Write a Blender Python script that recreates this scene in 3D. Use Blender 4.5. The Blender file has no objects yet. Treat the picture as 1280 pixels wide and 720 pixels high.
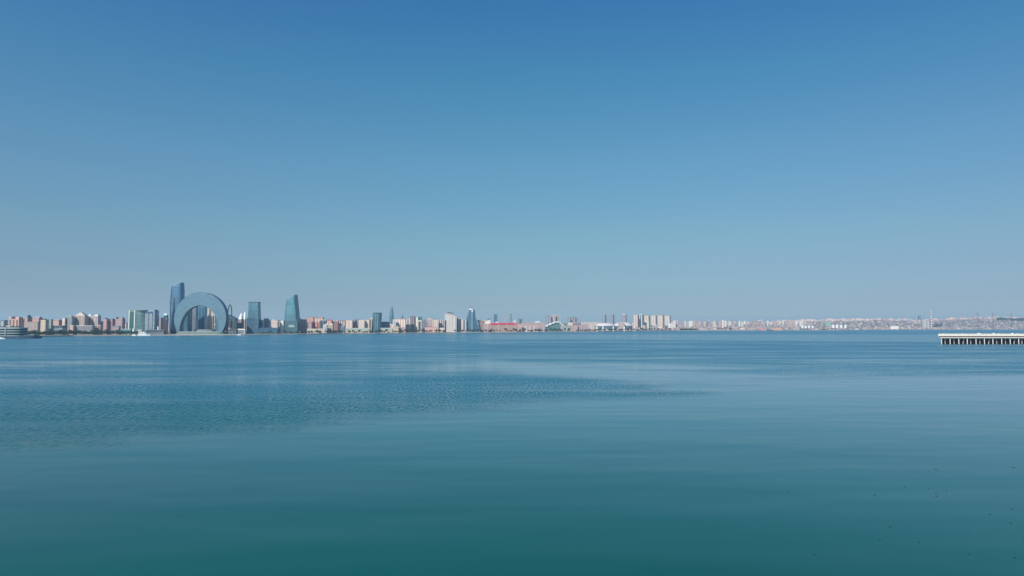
import bpy, math, random
from math import radians as R, sin, cos, tan, pi, sqrt, atan
random.seed(11)
sc = bpy.context.scene
COL = sc.collection
F, CX, CY, HOR, CAMH = 853.333, 640.0, 360.0, 408.0, 34.0
PITCH = atan((HOR - CY) / F)

# ------------------------------------------------------------------ helpers
def P(px, py, Y):
    """photo pixel + depth Y (metres ahead of the camera) -> world point"""
    a, b = (px - CX) / F, (CY - py) / F
    dy, dz = cos(PITCH) - b * sin(PITCH), sin(PITCH) + b * cos(PITCH)
    return (a / dy * Y, Y, CAMH + dz / dy * Y)
def Z(py, Y): return P(640, py, Y)[2]
def X(px, Y): return (px - CX) / F * Y * cos(PITCH)
def lerp(pts, x):
    if x <= pts[0][0]: return pts[0][1]
    for (a, b), (c, d) in zip(pts, pts[1:]):
        if x <= c: return b + (d - b) * (x - a) / (c - a)
    return pts[-1][1]
def sst(a, b, x):
    t = min(1, max(0, (x - a) / (b - a))); return t * t * (3 - 2 * t)

class MB:
    def __init__(s): s.v = []; s.f = []; s.uv = []
    def quad(s, a, b, c, d, uv=None):
        n = len(s.v); s.v += [a, b, c, d]; s.f.append((n, n+1, n+2, n+3))
        s.uv += uv or [(0, 0), (0, 0), (0, 0), (0, 0)]
    def poly(s, pts):
        n = len(s.v); s.v += pts; s.f.append(tuple(range(n, n+len(pts)))); s.uv += [(0, 0)] * len(pts)
    def prism(s, foot, z0, z1, top=None, cap=True, u0=0.0):
        """foot: ccw points (x,y); top: optional other outline; z1 number or list"""
        top = top or foot; n = len(foot); zs = z1 if isinstance(z1, (list, tuple)) else [z1] * n
        u = u0
        for i in range(n):
            j = (i + 1) % n
            L = sqrt((foot[j][0]-foot[i][0])**2 + (foot[j][1]-foot[i][1])**2)
            s.quad((*foot[i], z0), (*foot[j], z0), (*top[j], zs[j]), (*top[i], zs[i]),
                   [(u, 0), (u+L, 0), (u+L, zs[j]-z0), (u, zs[i]-z0)])
            u += L
        if cap:
            s.poly([(*top[i], zs[i]) for i in range(n)])
            s.poly([(*foot[i], z0) for i in reversed(range(n))])
    def box(s, x0, x1, y0, y1, z0, z1):
        s.prism([(x0, y0), (x1, y0), (x1, y1), (x0, y1)], z0, z1)
    def tube(s, p, q, r0, r1=None, n=8):
        r1 = r0 if r1 is None else r1
        d = [q[i]-p[i] for i in range(3)]; L = sqrt(sum(k*k for k in d)) or 1; d = [k/L for k in d]
        a = (0, 0, 1) if abs(d[2]) < .9 else (1, 0, 0)
        e = [d[1]*a[2]-d[2]*a[1], d[2]*a[0]-d[0]*a[2], d[0]*a[1]-d[1]*a[0]]
        l = sqrt(sum(k*k for k in e)); e = [k/l for k in e]
        g = [d[1]*e[2]-d[2]*e[1], d[2]*e[0]-d[0]*e[2], d[0]*e[1]-d[1]*e[0]]
        def ring(c, r): return [tuple(c[k]+r*(cos(t)*e[k]+sin(t)*g[k]) for k in range(3)) for t in [2*pi*i/n for i in range(n)]]
        A, B = ring(p, r0), ring(q, r1)
        for i in range(n):
            j = (i+1) % n
            s.quad(A[i], A[j], B[j], B[i], [(i, 0), (i+1, 0), (i+1, L), (i, L)])
        s.poly(A[::-1]); s.poly(B)
    def build(s, name, mat, parent=None, color=None, smooth=False, loc=None):
        me = bpy.data.meshes.new(name); me.from_pydata(s.v, [], s.f)
        l = me.uv_layers.new(name='UVMap')
        for i, uv in enumerate(s.uv): l.data[i].uv = uv
        me.materials.append(mat)
        if smooth:
            for p in me.polygons: p.use_smooth = True
        o = bpy.data.objects.new(name, me); COL.objects.link(o)
        if parent: o.parent = parent
        if loc: o.location = loc
        if color: o.color = (*color, 1)
        return o

def tag(o, label=None, cat=None, group=None, kind=None):
    if label: o['label'] = label
    if cat: o['category'] = cat
    if group: o['group'] = group
    if kind: o['kind'] = kind
    return o
def empty(name, loc, rz=0):
    o = bpy.data.objects.new(name, None); COL.objects.link(o)
    o.location = loc; o.rotation_euler = (0, 0, rz); o.empty_display_size = 5
    return o
def copy_tree(o, parent=None):
    c = o.copy(); COL.objects.link(c)
    if parent: c.parent = parent
    for ch in [k for k in o.children]: copy_tree(ch, c)
    return c

# ------------------------------------------------------------------ materials
def mat(name):
    m = bpy.data.materials.new(name); m.use_nodes = True
    nt = m.node_tree; return m, nt, nt.nodes['Principled BSDF'], nt.nodes, nt.links
def math_n(nt, op, a, b=None, c=None):
    n = nt.nodes.new('ShaderNodeMath'); n.operation = op
    for i, v in enumerate((a, b, c)):
        if v is None: continue
        if isinstance(v, (int, float)): n.inputs[i].default_value = v
        else: nt.links.new(v, n.inputs[i])
    return n.outputs[0]
def mixc(nt, f, a, b, mode='MIX'):
    n = nt.nodes.new('ShaderNodeMix'); n.data_type = 'RGBA'; n.blend_type = mode
    for i, v in ((0, f), (6, a), (7, b)):
        if isinstance(v, (int, float)): n.inputs[i].default_value = v
        elif isinstance(v, tuple): n.inputs[i].default_value = (*v, 1) if len(v) == 3 else v
        else: nt.links.new(v, n.inputs[i])
    return n.outputs[2]
def noise(nt, scale, detail=3, vec=None, rough=.5):
    n = nt.nodes.new('ShaderNodeTexNoise'); n.inputs['Scale'].default_value = scale
    n.inputs['Detail'].default_value = detail; n.inputs['Roughness'].default_value = rough
    if vec is not None: nt.links.new(vec, n.inputs['Vector'])
    return n.outputs['Fac']
def facade(name, bay=4.2, floor=3.3, wx=.45, wz=.5, glass=(.12, .15, .18)):
    """wall in the object's own colour, with a grid of windows laid out in metres"""
    m, nt, b, N, L = mat(name)
    uv = N.new('ShaderNodeUVMap').outputs[0]
    sp = N.new('ShaderNodeSeparateXYZ'); L.new(uv, sp.inputs[0])
    fx = math_n(nt, 'FRACT', math_n(nt, 'DIVIDE', sp.outputs[0], bay))
    fz = math_n(nt, 'FRACT', math_n(nt, 'DIVIDE', sp.outputs[1], floor))
    win = math_n(nt, 'MULTIPLY', math_n(nt, 'LESS_THAN', fx, wx), math_n(nt, 'LESS_THAN', fz, wz))
    win = math_n(nt, 'MULTIPLY', win, math_n(nt, 'GREATER_THAN', sp.outputs[1], .01))
    oi = N.new('ShaderNodeObjectInfo')
    tc = N.new('ShaderNodeTexCoord').outputs['Object']
    n = noise(nt, .09, 4, tc)
    mr = N.new('ShaderNodeMapRange'); L.new(n, mr.inputs[0])
    mr.inputs[1].default_value = .3; mr.inputs[2].default_value = .7; mr.inputs[3].default_value = .82; mr.inputs[4].default_value = 1.08
    wall = mixc(nt, 1.0, oi.outputs['Color'], mr.outputs[0], 'MULTIPLY')
    c = mixc(nt, win, wall, glass)
    L.new(c, b.inputs['Base Color'])
    L.new(math_n(nt, 'SUBTRACT', .85, math_n(nt, 'MULTIPLY', win, .65)), b.inputs['Roughness'])
    return m
def plain(name, col=None, rough=.8, metal=0, noisy=.18, spec=.5):
    m, nt, b, N, L = mat(name)
    src = col if col else N.new('ShaderNodeObjectInfo').outputs['Color']
    n = noise(nt, .35, 4, N.new('ShaderNodeTexCoord').outputs['Object'])
    mr = N.new('ShaderNodeMapRange'); L.new(n, mr.inputs[0])
    mr.inputs[1].default_value = .25; mr.inputs[2].default_value = .75; mr.inputs[3].default_value = 1-noisy; mr.inputs[4].default_value = 1+noisy*.5
    L.new(mixc(nt, 1.0, src, mr.outputs[0], 'MULTIPLY'), b.inputs['Base Color'])
    b.inputs['Roughness'].default_value = rough; b.inputs['Metallic'].default_value = metal
    b.inputs['Specular IOR Level'].default_value = spec
    return m
def curtain(name, rough=.22, metal=.35, bay=3.0, floor=4.0, var=.27):
    """glass curtain wall in the object's colour: spandrel bands and mullions, panes varying a little"""
    m, nt, b, N, L = mat(name)
    uv = N.new('ShaderNodeUVMap').outputs[0]
    sp = N.new('ShaderNodeSeparateXYZ'); L.new(uv, sp.inputs[0])
    ux = math_n(nt, 'DIVIDE', sp.outputs[0], bay); uz = math_n(nt, 'DIVIDE', sp.outputs[1], floor)
    ln = math_n(nt, 'MAXIMUM', math_n(nt, 'LESS_THAN', math_n(nt, 'FRACT', ux), .1), math_n(nt, 'LESS_THAN', math_n(nt, 'FRACT', uz), .22))
    cb = N.new('ShaderNodeCombineXYZ'); L.new(math_n(nt, 'FLOOR', math_n(nt, 'DIVIDE', ux, 3.)), cb.inputs[0]); L.new(math_n(nt, 'FLOOR', uz), cb.inputs[1])
    wn = N.new('ShaderNodeTexWhiteNoise'); wn.noise_dimensions = '3D'; L.new(cb.outputs[0], wn.inputs[0])
    mr = N.new('ShaderNodeMapRange'); L.new(wn.outputs[0], mr.inputs[0]); mr.inputs[3].default_value = 1 - var; mr.inputs[4].default_value = 1 + var
    big = noise(nt, .02, 2, N.new('ShaderNodeTexCoord').outputs['Object'])
    mr2 = N.new('ShaderNodeMapRange'); L.new(big, mr2.inputs[0]); mr2.inputs[1].default_value = .3; mr2.inputs[2].default_value = .7; mr2.inputs[3].default_value = 1 - var; mr2.inputs[4].default_value = 1 + var
    oc = N.new('ShaderNodeObjectInfo').outputs['Color']
    g = mixc(nt, 1.0, mixc(nt, 1.0, oc, mr.outputs[0], 'MULTIPLY'), mr2.outputs[0], 'MULTIPLY')
    fr = mixc(nt, .5, oc, (.22, .26, .28))
    L.new(mixc(nt, ln, g, fr), b.inputs['Base Color'])
    L.new(math_n(nt, 'ADD', rough, math_n(nt, 'MULTIPLY', ln, .4)), b.inputs['Roughness'])
    b.inputs['Metallic'].default_value = metal
    b.inputs['Specular IOR Level'].default_value = .8
    return m
M = dict(
    grid=facade('facade_window_grid'),
    dense=facade('facade_dense_windows', 3.4, 3.1, .6, .5, (.11, .125, .15)),
    sparse=facade('facade_small_windows', 4.6, 3.3, .3, .38, (.14, .16, .18)),
    ribbon=facade('facade_ribbon_windows', 30, 3.6, .94, .45, (.05, .09, .12)),
    plain=plain('painted_render'), paint=plain('gloss_paint', None, .35, 0, .06),
    metal=plain('grey_metal', None, .4, .5, .1),
    curtain=curtain('glass_curtain_wall'), mirror=curtain('silvery_glass_panels', .34, .4, 6, 6, .12),
    strip=plain('dark_window_glass', None, .25, 0, .15, .35),
)

# ------------------------------------------------------------------ camera, light, world
cam = bpy.data.cameras.new('camera'); co = bpy.data.objects.new('camera', cam); COL.objects.link(co)
cam.sensor_width = 36; cam.lens = 24; cam.clip_start = .5; cam.clip_end = 60000
co.location = (0, 0, CAMH); co.rotation_euler = (pi/2 + PITCH, 0, 0); sc.camera = co

SUN_EL, SUN_AZ = R(38), R(208)          # azimuth clockwise from +Y (the view direction): behind, to the left
sd = bpy.data.lights.new('sun', 'SUN'); so = bpy.data.objects.new('sun', sd); COL.objects.link(so)
sd.energy = 4.7; sd.angle = R(.5); sd.color = (1, .93, .82)
so.rotation_euler = (pi/2 - SUN_EL, 0, -SUN_AZ + pi)
so.location = (0, 0, 500)
w = bpy.data.worlds.new('World'); sc.world = w; w.use_nodes = True
nt = w.node_tree; bg = nt.nodes['Background']
sky = nt.nodes.new('ShaderNodeTexSky'); sky.sky_type = 'NISHITA'; sky.sun_disc = False
sky.sun_elevation = SUN_EL; sky.sun_rotation = SUN_AZ; sky.altitude = 0
sky.air_density = 1.0; sky.dust_density = 1.0; sky.ozone_density = 2.0
# the day's own air: a correction of the clear-sky model by height above the horizon
tcw = nt.nodes.new('ShaderNodeTexCoord'); spw = nt.nodes.new('ShaderNodeSeparateXYZ')
nt.links.new(tcw.outputs['Generated'], spw.inputs[0])
rmp = nt.nodes.new('ShaderNodeValToRGB'); nt.links.new(spw.outputs[2], rmp.inputs[0])
SKYC = [(0.0, (1.5, 1.68, 1.75)), (0.0105, (1.08, 1.31, 1.47)), (0.021, (0.729, 0.97, 1.262)), (0.0328, (0.612, 0.782, 1.063)), (0.0491, (0.539, 0.725, 0.925)), (0.0795, (0.535, 0.702, 0.822)), (0.1214, (0.558, 0.768, 0.801)), (0.2348, (0.537, 0.901, 0.936)), (0.3407, (0.409, 0.946, 1.038)), (0.4362, (0.329, 0.876, 1.153)), (1.0, (0.279, 0.789, 1.153))]
#SKYC#
while len(rmp.color_ramp.elements) < len(SKYC): rmp.color_ramp.elements.new(.5)
for e, (p, c) in zip(rmp.color_ramp.elements, SKYC): e.position = p; e.color = (*c, 1)
rx = nt.nodes.new('ShaderNodeValToRGB'); nt.links.new(math_n(nt, 'MULTIPLY_ADD', spw.outputs[0], .5, .5), rx.inputs[0])
for q, c in ((.5, (1, 1, 1)),): e = rx.color_ramp.elements.new(q); e.color = (*c, 1)
rx.color_ramp.elements[0].position = .2; rx.color_ramp.elements[0].color = (1.10, 1.05, 1.11, 1)
rx.color_ramp.elements[-1].position = .8; rx.color_ramp.elements[-1].color = (1.0, .92, .97, 1)
nt.links.new(mixc(nt, 1.0, mixc(nt, 1.0, sky.outputs[0], rmp.outputs[0], 'MULTIPLY'), rx.outputs[0], 'MULTIPLY'), bg.inputs[0])
bg.inputs[1].default_value = .1

sc.view_settings.view_transform = 'Standard'; sc.view_settings.look = 'None'
sc.view_settings.exposure = 0; sc.view_settings.gamma = 1; sc.view_settings.use_curve_mapping = False
cy = sc.cycles
cy.use_denoising = True; cy.max_bounces = 5; cy.diffuse_bounces = 2; cy.glossy_bounces = 3; cy.volume_bounces = 1
cy.use_adaptive_sampling = False; cy.sample_clamp_indirect = 4; cy.volume_max_steps = 64

# ------------------------------------------------------------------ shore and terrain
SHY = [(-700, 423.5), (-100, 422), (50, 421), (90, 420.2), (180, 419.5), (300, 418.8), (390, 417.9), (430, 417.3), (480, 416.9), (560, 416.1), (640, 415.6),
       (750, 414.8), (800, 414), (840, 413.4), (900, 413.2), (960, 413), (1050, 412.8), (1100, 412.4), (1180, 412.1), (1280, 412), (2000, 412)]
def shore(px): return CAMH * F / (lerp(SHY, px) - HOR)
HILL = [(-700, 22), (300, 24), (600, 20), (750, 30), (850, 55), (960, 75), (1000, 95), (1110, 120), (1150, 108), (1200, 135), (1240, 150), (1280, 140), (1400, 150), (2000, 120)]
def ground(px, Y):
    s = Y - shore(px)
    if s < 40: return 2.6
    L = 2600 if px > 800 else 1800
    return 3 + (lerp(HILL, px) - 3) * sst(60, L, s) ** 1.15 + 5 * sin(px * .21 + s * .004) * sst(500, 1500, s)

def terrain():
    pxs = [-700 + i * 8 for i in range(int(2700 / 8) + 1)]
    ss = [0, 14, 15, 30, 60, 120, 200, 300, 420, 560, 720, 900, 1100, 1300, 1500, 1700, 1900, 2100, 2300, 2500, 2700, 3000, 3500, 4500]
    v = []; f = []
    for px in pxs:
        Y0 = shore(px)
        for s in ss:
            Y = Y0 + s; v.append((X(px, Y), Y, ground(px, Y)))
        v.append((X(px, Y0), Y0, -1.0))
    n = len(ss) + 1
    for i in range(len(pxs) - 1):
        for j in range(len(ss) - 1):
            f.append((i*n+j, (i+1)*n+j, (i+1)*n+j+1, i*n+j+1))
        f.append((i*n+n-1, (i+1)*n+n-1, (i+1)*n, i*n))
    me = bpy.data.meshes.new('land'); me.from_pydata(v, [], f)
    m, nt, b, N, L = mat('land')
    g = N.new('ShaderNodeNewGeometry').outputs['Position']
    n1 = noise(nt, .006, 6, g); n2 = noise(nt, .03, 4, g)
    r = N.new('ShaderNodeValToRGB'); L.new(n1, r.inputs[0])
    el = r.color_ramp.elements
    el[0].position = .42; el[0].color = (.06, .085, .05, 1); el[1].position = .5; el[1].color = (.2, .165, .13, 1)
    e = el.new(.6); e.color = (.34, .28, .22, 1)
    L.new(mixc(nt, n2, r.outputs[0], (.26, .22, .19)), b.inputs['Base Color']); b.inputs['Roughness'].default_value = .95
    me.materials.append(m)
    o = bpy.data.objects.new('land', me); COL.objects.link(o); tag(o, kind='structure')
    # pale stone promenade along the water, a real step above the land behind
    def ribbon(name, p0, p1, s0, s1, z, col):
        mb = MB(); p = p0
        while p < p1:
            q = min(p + 8, p1)
            A, B = shore(p), shore(q)
            a, b_, c, d = (X(p, A+s0), A+s0), (X(q, B+s0), B+s0), (X(q, B+s1), B+s1), (X(p, A+s1), A+s1)
            mb.prism([a, b_, c, d], -1.0, z); p = q
        o = mb.build(name, M['plain'], color=col); tag(o, kind='structure'); return o
    ribbon('promenade', -700, 820, -3, 22, 3.3, (.5, .42, .34))
    ribbon('beach', 846, 1000, -6, 30, 2.9, (.52, .42, .33))
    ribbon('quay', 1000, 1600, -4, 25, 3.2, (.42, .38, .33))
terrain()

# ------------------------------------------------------------------ water
def ruffle(px, py):
    """how wind-ruffled the bay is (0 calm, 1 rippled) as the photograph shows it"""
    up = lerp([(-400, 425), (0, 445), (150, 447), (300, 455), (450, 458), (600, 461), (700, 468), (800, 477), (919, 491), (3000, 900)], px)
    lo = lerp([(-400, 585), (0, 567), (100, 562), (200, 549), (330, 540), (425, 527), (550, 519), (640, 511), (760, 503), (850, 497), (919, 491.5), (3000, 480)], px)
    soft = lerp([(0, 26), (500, 18), (900, 7)], px)
    su = lerp([(0, 45), (400, 30), (620, 9)], px)
    a = sst(up - 5, up + su, py) * (1 - sst(lo - soft, lo + soft * .6, py))
    if px > 925: a = 0
    a *= lerp([(500, 1), (930, .6)], px)
    # second field, right of centre up to the far shore
    st = lerp([(300, 449), (600, 451), (694, 459), (787, 465), (866, 471), (960, 475), (1100, 474), (1280, 470)], px)
    b = sst(426, 430, py) * (1 - sst(st - 6, st + 2, py)) * .52
    if px < 560: b *= lerp([(0, .75), (560, 1)], px)
    # thin field under the pale streak, on the right
    c = .22 * sst(472, 476, py) * (1 - sst(481, 487, py)) * sst(760, 850, px) * (1 - sst(930, 1000, px))
    # bands under the far shore
    band = .62 * (1 - sst(lerp([(300, 421), (560, 417.5), (800, 417.3), (1100, 417.6), (1280, 417.5)], px) - .6, lerp([(300, 422), (560, 418.6), (800, 418.4), (1280, 418.2)], px) + .6, py))
    d2 = .62 * math.exp(-((py - lerp([(500, 425), (800, 425.8), (1180, 428.8), (1280, 429)], px)) / 1.1) ** 2) * sst(450, 700, px)
    left = .62 * (1 - sst(480, 640, px)) * (1 - sst(470, 500, py))
    e = .55 * math.exp(-((py - (446 + (px - 60) * .03)) / 1.1) ** 2) * (1 - sst(90, 130, px))
    return max(a, b, c, band, d2, left, e, .0)
def water():
    pys = []; y = 409.2
    while y < 426: pys.append(y); y += .35
    while y < 900: pys.append(y); y += .35 + (y - 426) * .012
    Ys = [CAMH * F / (p - HOR) for p in pys] + [30, 0, -60, -150, -300]
    O = 120.0                                    # fan origin behind the camera keeps the near water wide
    us = [-2.6 + i * 5.2 / 260 for i in range(261)]
    v = []; at = []; f = []
    for Y in Ys:
        for u in us:
            wx = u * (Y + O) if Y > -60 else u * 400
            v.append((wx, Y, 0))
            at.append(ruffle(CX + wx / Y * F, HOR + CAMH * F / Y) if Y > 45 else 0)
    n = len(us)
    for i in range(len(Ys) - 1):
        for j in range(n - 1): f.append((i*n+j, (i+1)*n+j, (i+1)*n+j+1, i*n+j+1))
    # outer sheet to the end of the haze
    k = len(v); v += [(-26000, 24000, 0), (26000, 24000, 0)]; at += [0, 0]
    f.append((0, n-1, k+1, k))
    me = bpy.data.meshes.new('sea_water'); me.from_pydata(v, [], f)
    a = me.attributes.new('ruffle', 'FLOAT', 'POINT'); a.data.foreach_set('value', at)
    m, nt, b, N, L = mat('sea_water')
    g = N.new('ShaderNodeNewGeometry').outputs['Position']
    ar = N.new('ShaderNodeAttribute'); ar.attribute_name = 'ruffle'
    def mp(sx, sy, rz=0):
        q = N.new('ShaderNodeMapping'); L.new(g, q.inputs[0]); q.inputs['Scale'].default_value = (sx, sy, 1); q.inputs['Rotation'].default_value = (0, 0, R(rz)); return q.outputs[0]
    # cat's-paw patchiness of the wind, in long streaks
    st = noise(nt, 1, 4, mp(.004, .013, -9), .6); st2 = noise(nt, 1, 3, mp(.011, .035, 6), .6)
    var = math_n(nt, 'ADD', math_n(nt, 'MULTIPLY', math_n(nt, 'SUBTRACT', st, .5), 2.3), math_n(nt, 'MULTIPLY', math_n(nt, 'SUBTRACT', st2, .5), .9))
    Rf = math_n(nt, 'MULTIPLY', ar.outputs['Fac'], math_n(nt, 'ADD', 1.0, var))
    edge = math_n(nt, 'MULTIPLY', ar.outputs['Fac'], math_n(nt, 'SUBTRACT', 1.0, ar.outputs['Fac']))
    Rf = math_n(nt, 'ADD', Rf, math_n(nt, 'MULTIPLY', math_n(nt, 'MULTIPLY', edge, var), 3.0))
    Rf = math_n(nt, 'ADD', Rf, math_n(nt, 'MULTIPLY', var, .035)); Rf = math_n(nt, 'MAXIMUM', Rf, 0.0)
    # body colour: deep teal, turbid clouds drifting in it
    cl = noise(nt, 1, 3, mp(.006, .012, 20))
    r = N.new('ShaderNodeValToRGB'); L.new(cl, r.inputs[0]); r.color_ramp.elements[0].position = .36; r.color_ramp.elements[1].position = .64
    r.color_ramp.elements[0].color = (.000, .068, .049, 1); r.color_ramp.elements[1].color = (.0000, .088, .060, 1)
    ow0 = N.new('ShaderNodeAttribute'); ow0.attribute_name = 'reflection_tint'     # far body colour bluer, standing in for missing sky reflection
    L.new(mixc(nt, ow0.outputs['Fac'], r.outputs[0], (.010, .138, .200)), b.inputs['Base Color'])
    b.inputs['IOR'].default_value = 1.333
    spk = noise(nt, 1, 3, mp(.8, .24, 14), .6)           # crests of the wind waves, a metre wide and several long
    spk = math_n(nt, 'MULTIPLY', math_n(nt, 'SUBTRACT', spk, .5), 7.0)
    Rs = math_n(nt, 'MAXIMUM', math_n(nt, 'MULTIPLY', Rf, math_n(nt, 'ADD', .9, math_n(nt, 'MULTIPLY', spk, math_n(nt, 'MAXIMUM', math_n(nt, 'SUBTRACT', math_n(nt, 'MULTIPLY', st2, 3.0), .75), .15)))), 0.0)
    ow = N.new('ShaderNodeAttribute'); ow.attribute_name = 'open_water'    # the open bay has a steady small chop
    L.new(math_n(nt, 'ADD', .035, math_n(nt, 'ADD', math_n(nt, 'MULTIPLY', ow.outputs['Fac'], .155), math_n(nt, 'MULTIPLY', Rs, .25))), b.inputs['Roughness'])
    L.new(math_n(nt, 'ADD', 1.35, math_n(nt, 'MULTIPLY', ow.outputs['Fac'], .9)), b.inputs['IOR'])  # index raised farther out to brighten the weak sky reflection
    h1 = noise(nt, 1, 3, mp(.75, 1.05, 12), .55)          # wind ripples about a metre long
    h2 = noise(nt, 1, 2, mp(.22, .34, -15), .5)
    h3 = noise(nt, 1, 2, mp(.012, .035, -6), .5)           # faint long swell of the calm water
    rip = math_n(nt, 'MULTIPLY', math_n(nt, 'ADD', math_n(nt, 'MULTIPLY', h1, .55), math_n(nt, 'MULTIPLY', h2, .5)), math_n(nt, 'ADD', math_n(nt, 'MULTIPLY', Rf, .45), .01))
    hh = math_n(nt, 'ADD', rip, math_n(nt, 'MULTIPLY', h3, .42))
    bp = N.new('ShaderNodeBump'); bp.inputs['Strength'].default_value = 1; bp.inputs['Distance'].default_value = 1.0
    L.new(hh, bp.inputs['Height']); L.new(bp.outputs[0], b.inputs['Normal'])
    me.materials.append(m)
    a2 = me.attributes.new('open_water', 'FLOAT', 'POINT'); a2.data.foreach_set('value', [sst(230, 1150, q[1]) for q in v])
    a3 = me.attributes.new('reflection_tint', 'FLOAT', 'POINT'); a3.data.foreach_set('value', [sst(50, 420, q[1]) for q in v])
    o = bpy.data.objects.new('sea_water', me); COL.objects.link(o); tag(o, kind='structure')
water()

# ------------------------------------------------------------------ haze
def haze():
    mb = MB(); mb.box(-27000, 27000, -600, 25000, -3, 330)
    m = bpy.data.materials.new('haze'); m.use_nodes = True; nt = m.node_tree
    for n in list(nt.nodes):
        if n.type != 'OUTPUT_MATERIAL': nt.nodes.remove(n)
    pv = nt.nodes.new('ShaderNodeVolumePrincipled'); pv.inputs['Density'].default_value = 4.8e-5
    pv.inputs['Color'].default_value = (.55, .78, 1, 1); pv.inputs['Anisotropy'].default_value = .2
    nt.links.new(pv.outputs[0], nt.nodes['Material Output'].inputs['Volume'])
    o = mb.build('haze', m); tag(o, kind='stuff')
haze()
# ------------------------------------------------------------------ buildings
C = dict(pink=(.62, .41, .36), peach=(.68, .49, .39), cream=(.70, .60, .48), mauve=(.38, .32, .35), grey=(.42, .42, .43), white=(.80, .78, .74),
         brown=(.22, .13, .12), orange=(.64, .37, .25), pale=(.66, .57, .53), dark=(.07, .085, .10), slate=(.16, .20, .25), red=(.48, .07, .10), bluegrey=(.20, .28, .34),
         green=(.33, .42, .38), rose=(.50, .30, .29), sand=(.54, .45, .37), glass=(.04, .15, .23), teal=(.06, .22, .26), gblue=(.035, .12, .22), sky=(.11, .27, .36))
def bld(name, x0, x1, yt, off, col, label, style='grid', d=20, rot=0.0, roof='flat', roofc=None, strips=0, stripc='dark', cat='apartment block', group=None, bands=0, podium=None, rh=None, Y=None):
    xm = (x0 + x1) / 2
    Y = Y or shore(xm) + off
    phi = atan((xm - CX) / F); a = R(rot); be = abs(a + phi)
    tot = (x1 - x0) * Y * cos(phi) / F
    d = min(d, tot * .45 / max(.05, sin(be)))
    wd = max(3.0, (tot - d * sin(be)) / cos(be))
    gz = ground(xm, Y); h = Z(yt, Y) - gz
    t = empty(name, (X(xm, Y + d * .4), Y + d * .4, gz), -a if False else a)
    tag(t, label, cat, group)
    c = C[col] if isinstance(col, str) else tuple(min(.85, q * 1.12 + .03) for q in col)
    c = (min(.86, c[0] * 1.13), min(.84, c[1] * 1.04), c[2] * .96) if style not in ('curtain',) else c
    w2, d2 = wd / 2, d / 2
    mb = MB(); mb.box(-w2, w2, -d2, d2, -3, h); mb.build('wall', M[style], t, c)
    rc = C[roofc] if roofc else tuple(k * .8 for k in c)
    mb = MB()
    if roof in ('flat', 'pent', 'crown'):
        mb.box(-w2 - .5, w2 + .5, -d2 - .5, d2 + .5, h, h + 1.2)
        if roof == 'pent':
            q = rh or 4.5; mb.box(-w2 * .45, w2 * .35, -d2 * .5, d2 * .5, h + 1.2, h + q)
        if roof == 'crown':
            q = rh or 5; mb.box(-w2 * .95, -w2 * .55, -d2 * .9, d2 * .5, h + 1.2, h + q); mb.box(w2 * .3, w2 * .95, -d2 * .9, d2 * .5, h + 1.2, h + q * .8)
    elif roof == 'hip':
        q = rh or 5; e = 1.0
        mb.prism([(-w2-e, -d2-e), (w2+e, -d2-e), (w2+e, d2+e), (-w2-e, d2+e)], h, h + q,
                 top=[(-w2 * .7, -.3), (w2 * .7, -.3), (w2 * .7, .3), (-w2 * .7, .3)])
    elif roof == 'mansard':
        q = rh or 7
        mb.prism([(-w2-.5, -d2-.5), (w2+.5, -d2-.5), (w2+.5, d2+.5), (-w2-.5, d2+.5)], h, h + q,
                 top=[(-w2 * .75, -d2 * .7), (w2 * .75, -d2 * .7), (w2 * .75, d2 * .7), (-w2 * .75, d2 * .7)])
    elif roof == 'slope':                        # rises towards one side
        q = rh or 6
        mb.prism([(-w2-.5, -d2-.5), (w2+.5, -d2-.5), (w2+.5, d2+.5), (-w2-.5, d2+.5)], h, [h + .5, h + q, h + q, h + .5])
    if mb.v: mb.build('roof', M['plain'], t, rc)
    for i in range(strips):
        p = -w2 + wd * (i + .5) / strips; q = wd / strips * .26
        s = MB(); s.box(p - q, p + q, -d2 - .35, -d2 + .3, 3, h - 2.0)
        s.build('window_strip', M['strip'], t, C[stripc])
    for i in range(bands):
        z = h * (i + .55) / bands
        s = MB(); s.box(-w2 - .3, w2 + .3, -d2 - .3, d2 + .3, z, z + h / bands * .42)
        s.build('window_band', M['strip'], t, C[stripc])
    if podium:
        s = MB(); s.box(-w2 * podium[0], w2 * podium[0], -d2 - 12, -d2 - .5, -3, podium[1]); s.build('podium', M['ribbon'], t, C['pale'])
    return t

B = bld
# --- far left, behind the round waterfront building
B('office_block', 0, 9.5, 400.6, 260, 'slate', 'blue-grey glass office block at the left edge behind the stacked waterfront building', 'curtain', 18, cat='office block', strips=1, stripc='grey')
B('terraced_block', 10.5, 30.5, 399, 330, 'peach', 'pinkish cream stepped block with a white corner, behind the low stacked waterfront building', 'grid', 30, roof='crown', roofc='pink', rh=10, strips=3, stripc='brown')
B('mansard_block', 24, 40, 398, 480, 'rose', 'block under a dark blue mansard roof behind the grey window-grid block', 'sparse', 26, roof='mansard', roofc='bluegrey', rh=13)
B('pitched_roof_block', 40, 53.5, 398.5, 520, 'pink', 'pink block with purple-grey pitched roofs beside the dark blue mansard', 'grid', 24, roof='hip', roofc='mauve', rh=10)
B('slab_block', 30, 52, 402.5, 250, (.34, .28, .28), 'long grey-mauve slab block with rows of small windows, left of the peach tower', 'dense', 20, strips=0)
B('apartment_block', 50.5, 61, 400, 210, 'cream', 'peach-cream apartment tower with a dark roof box, left of the striped green one', 'grid', 18, roof='pent', roofc='brown', strips=2, stripc='sand')
B('apartment_block', 61, 66, 399.5, 240, 'green', 'thin grey-green slab tower touching the right side of the peach-cream tower', 'dense', 14)
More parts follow.
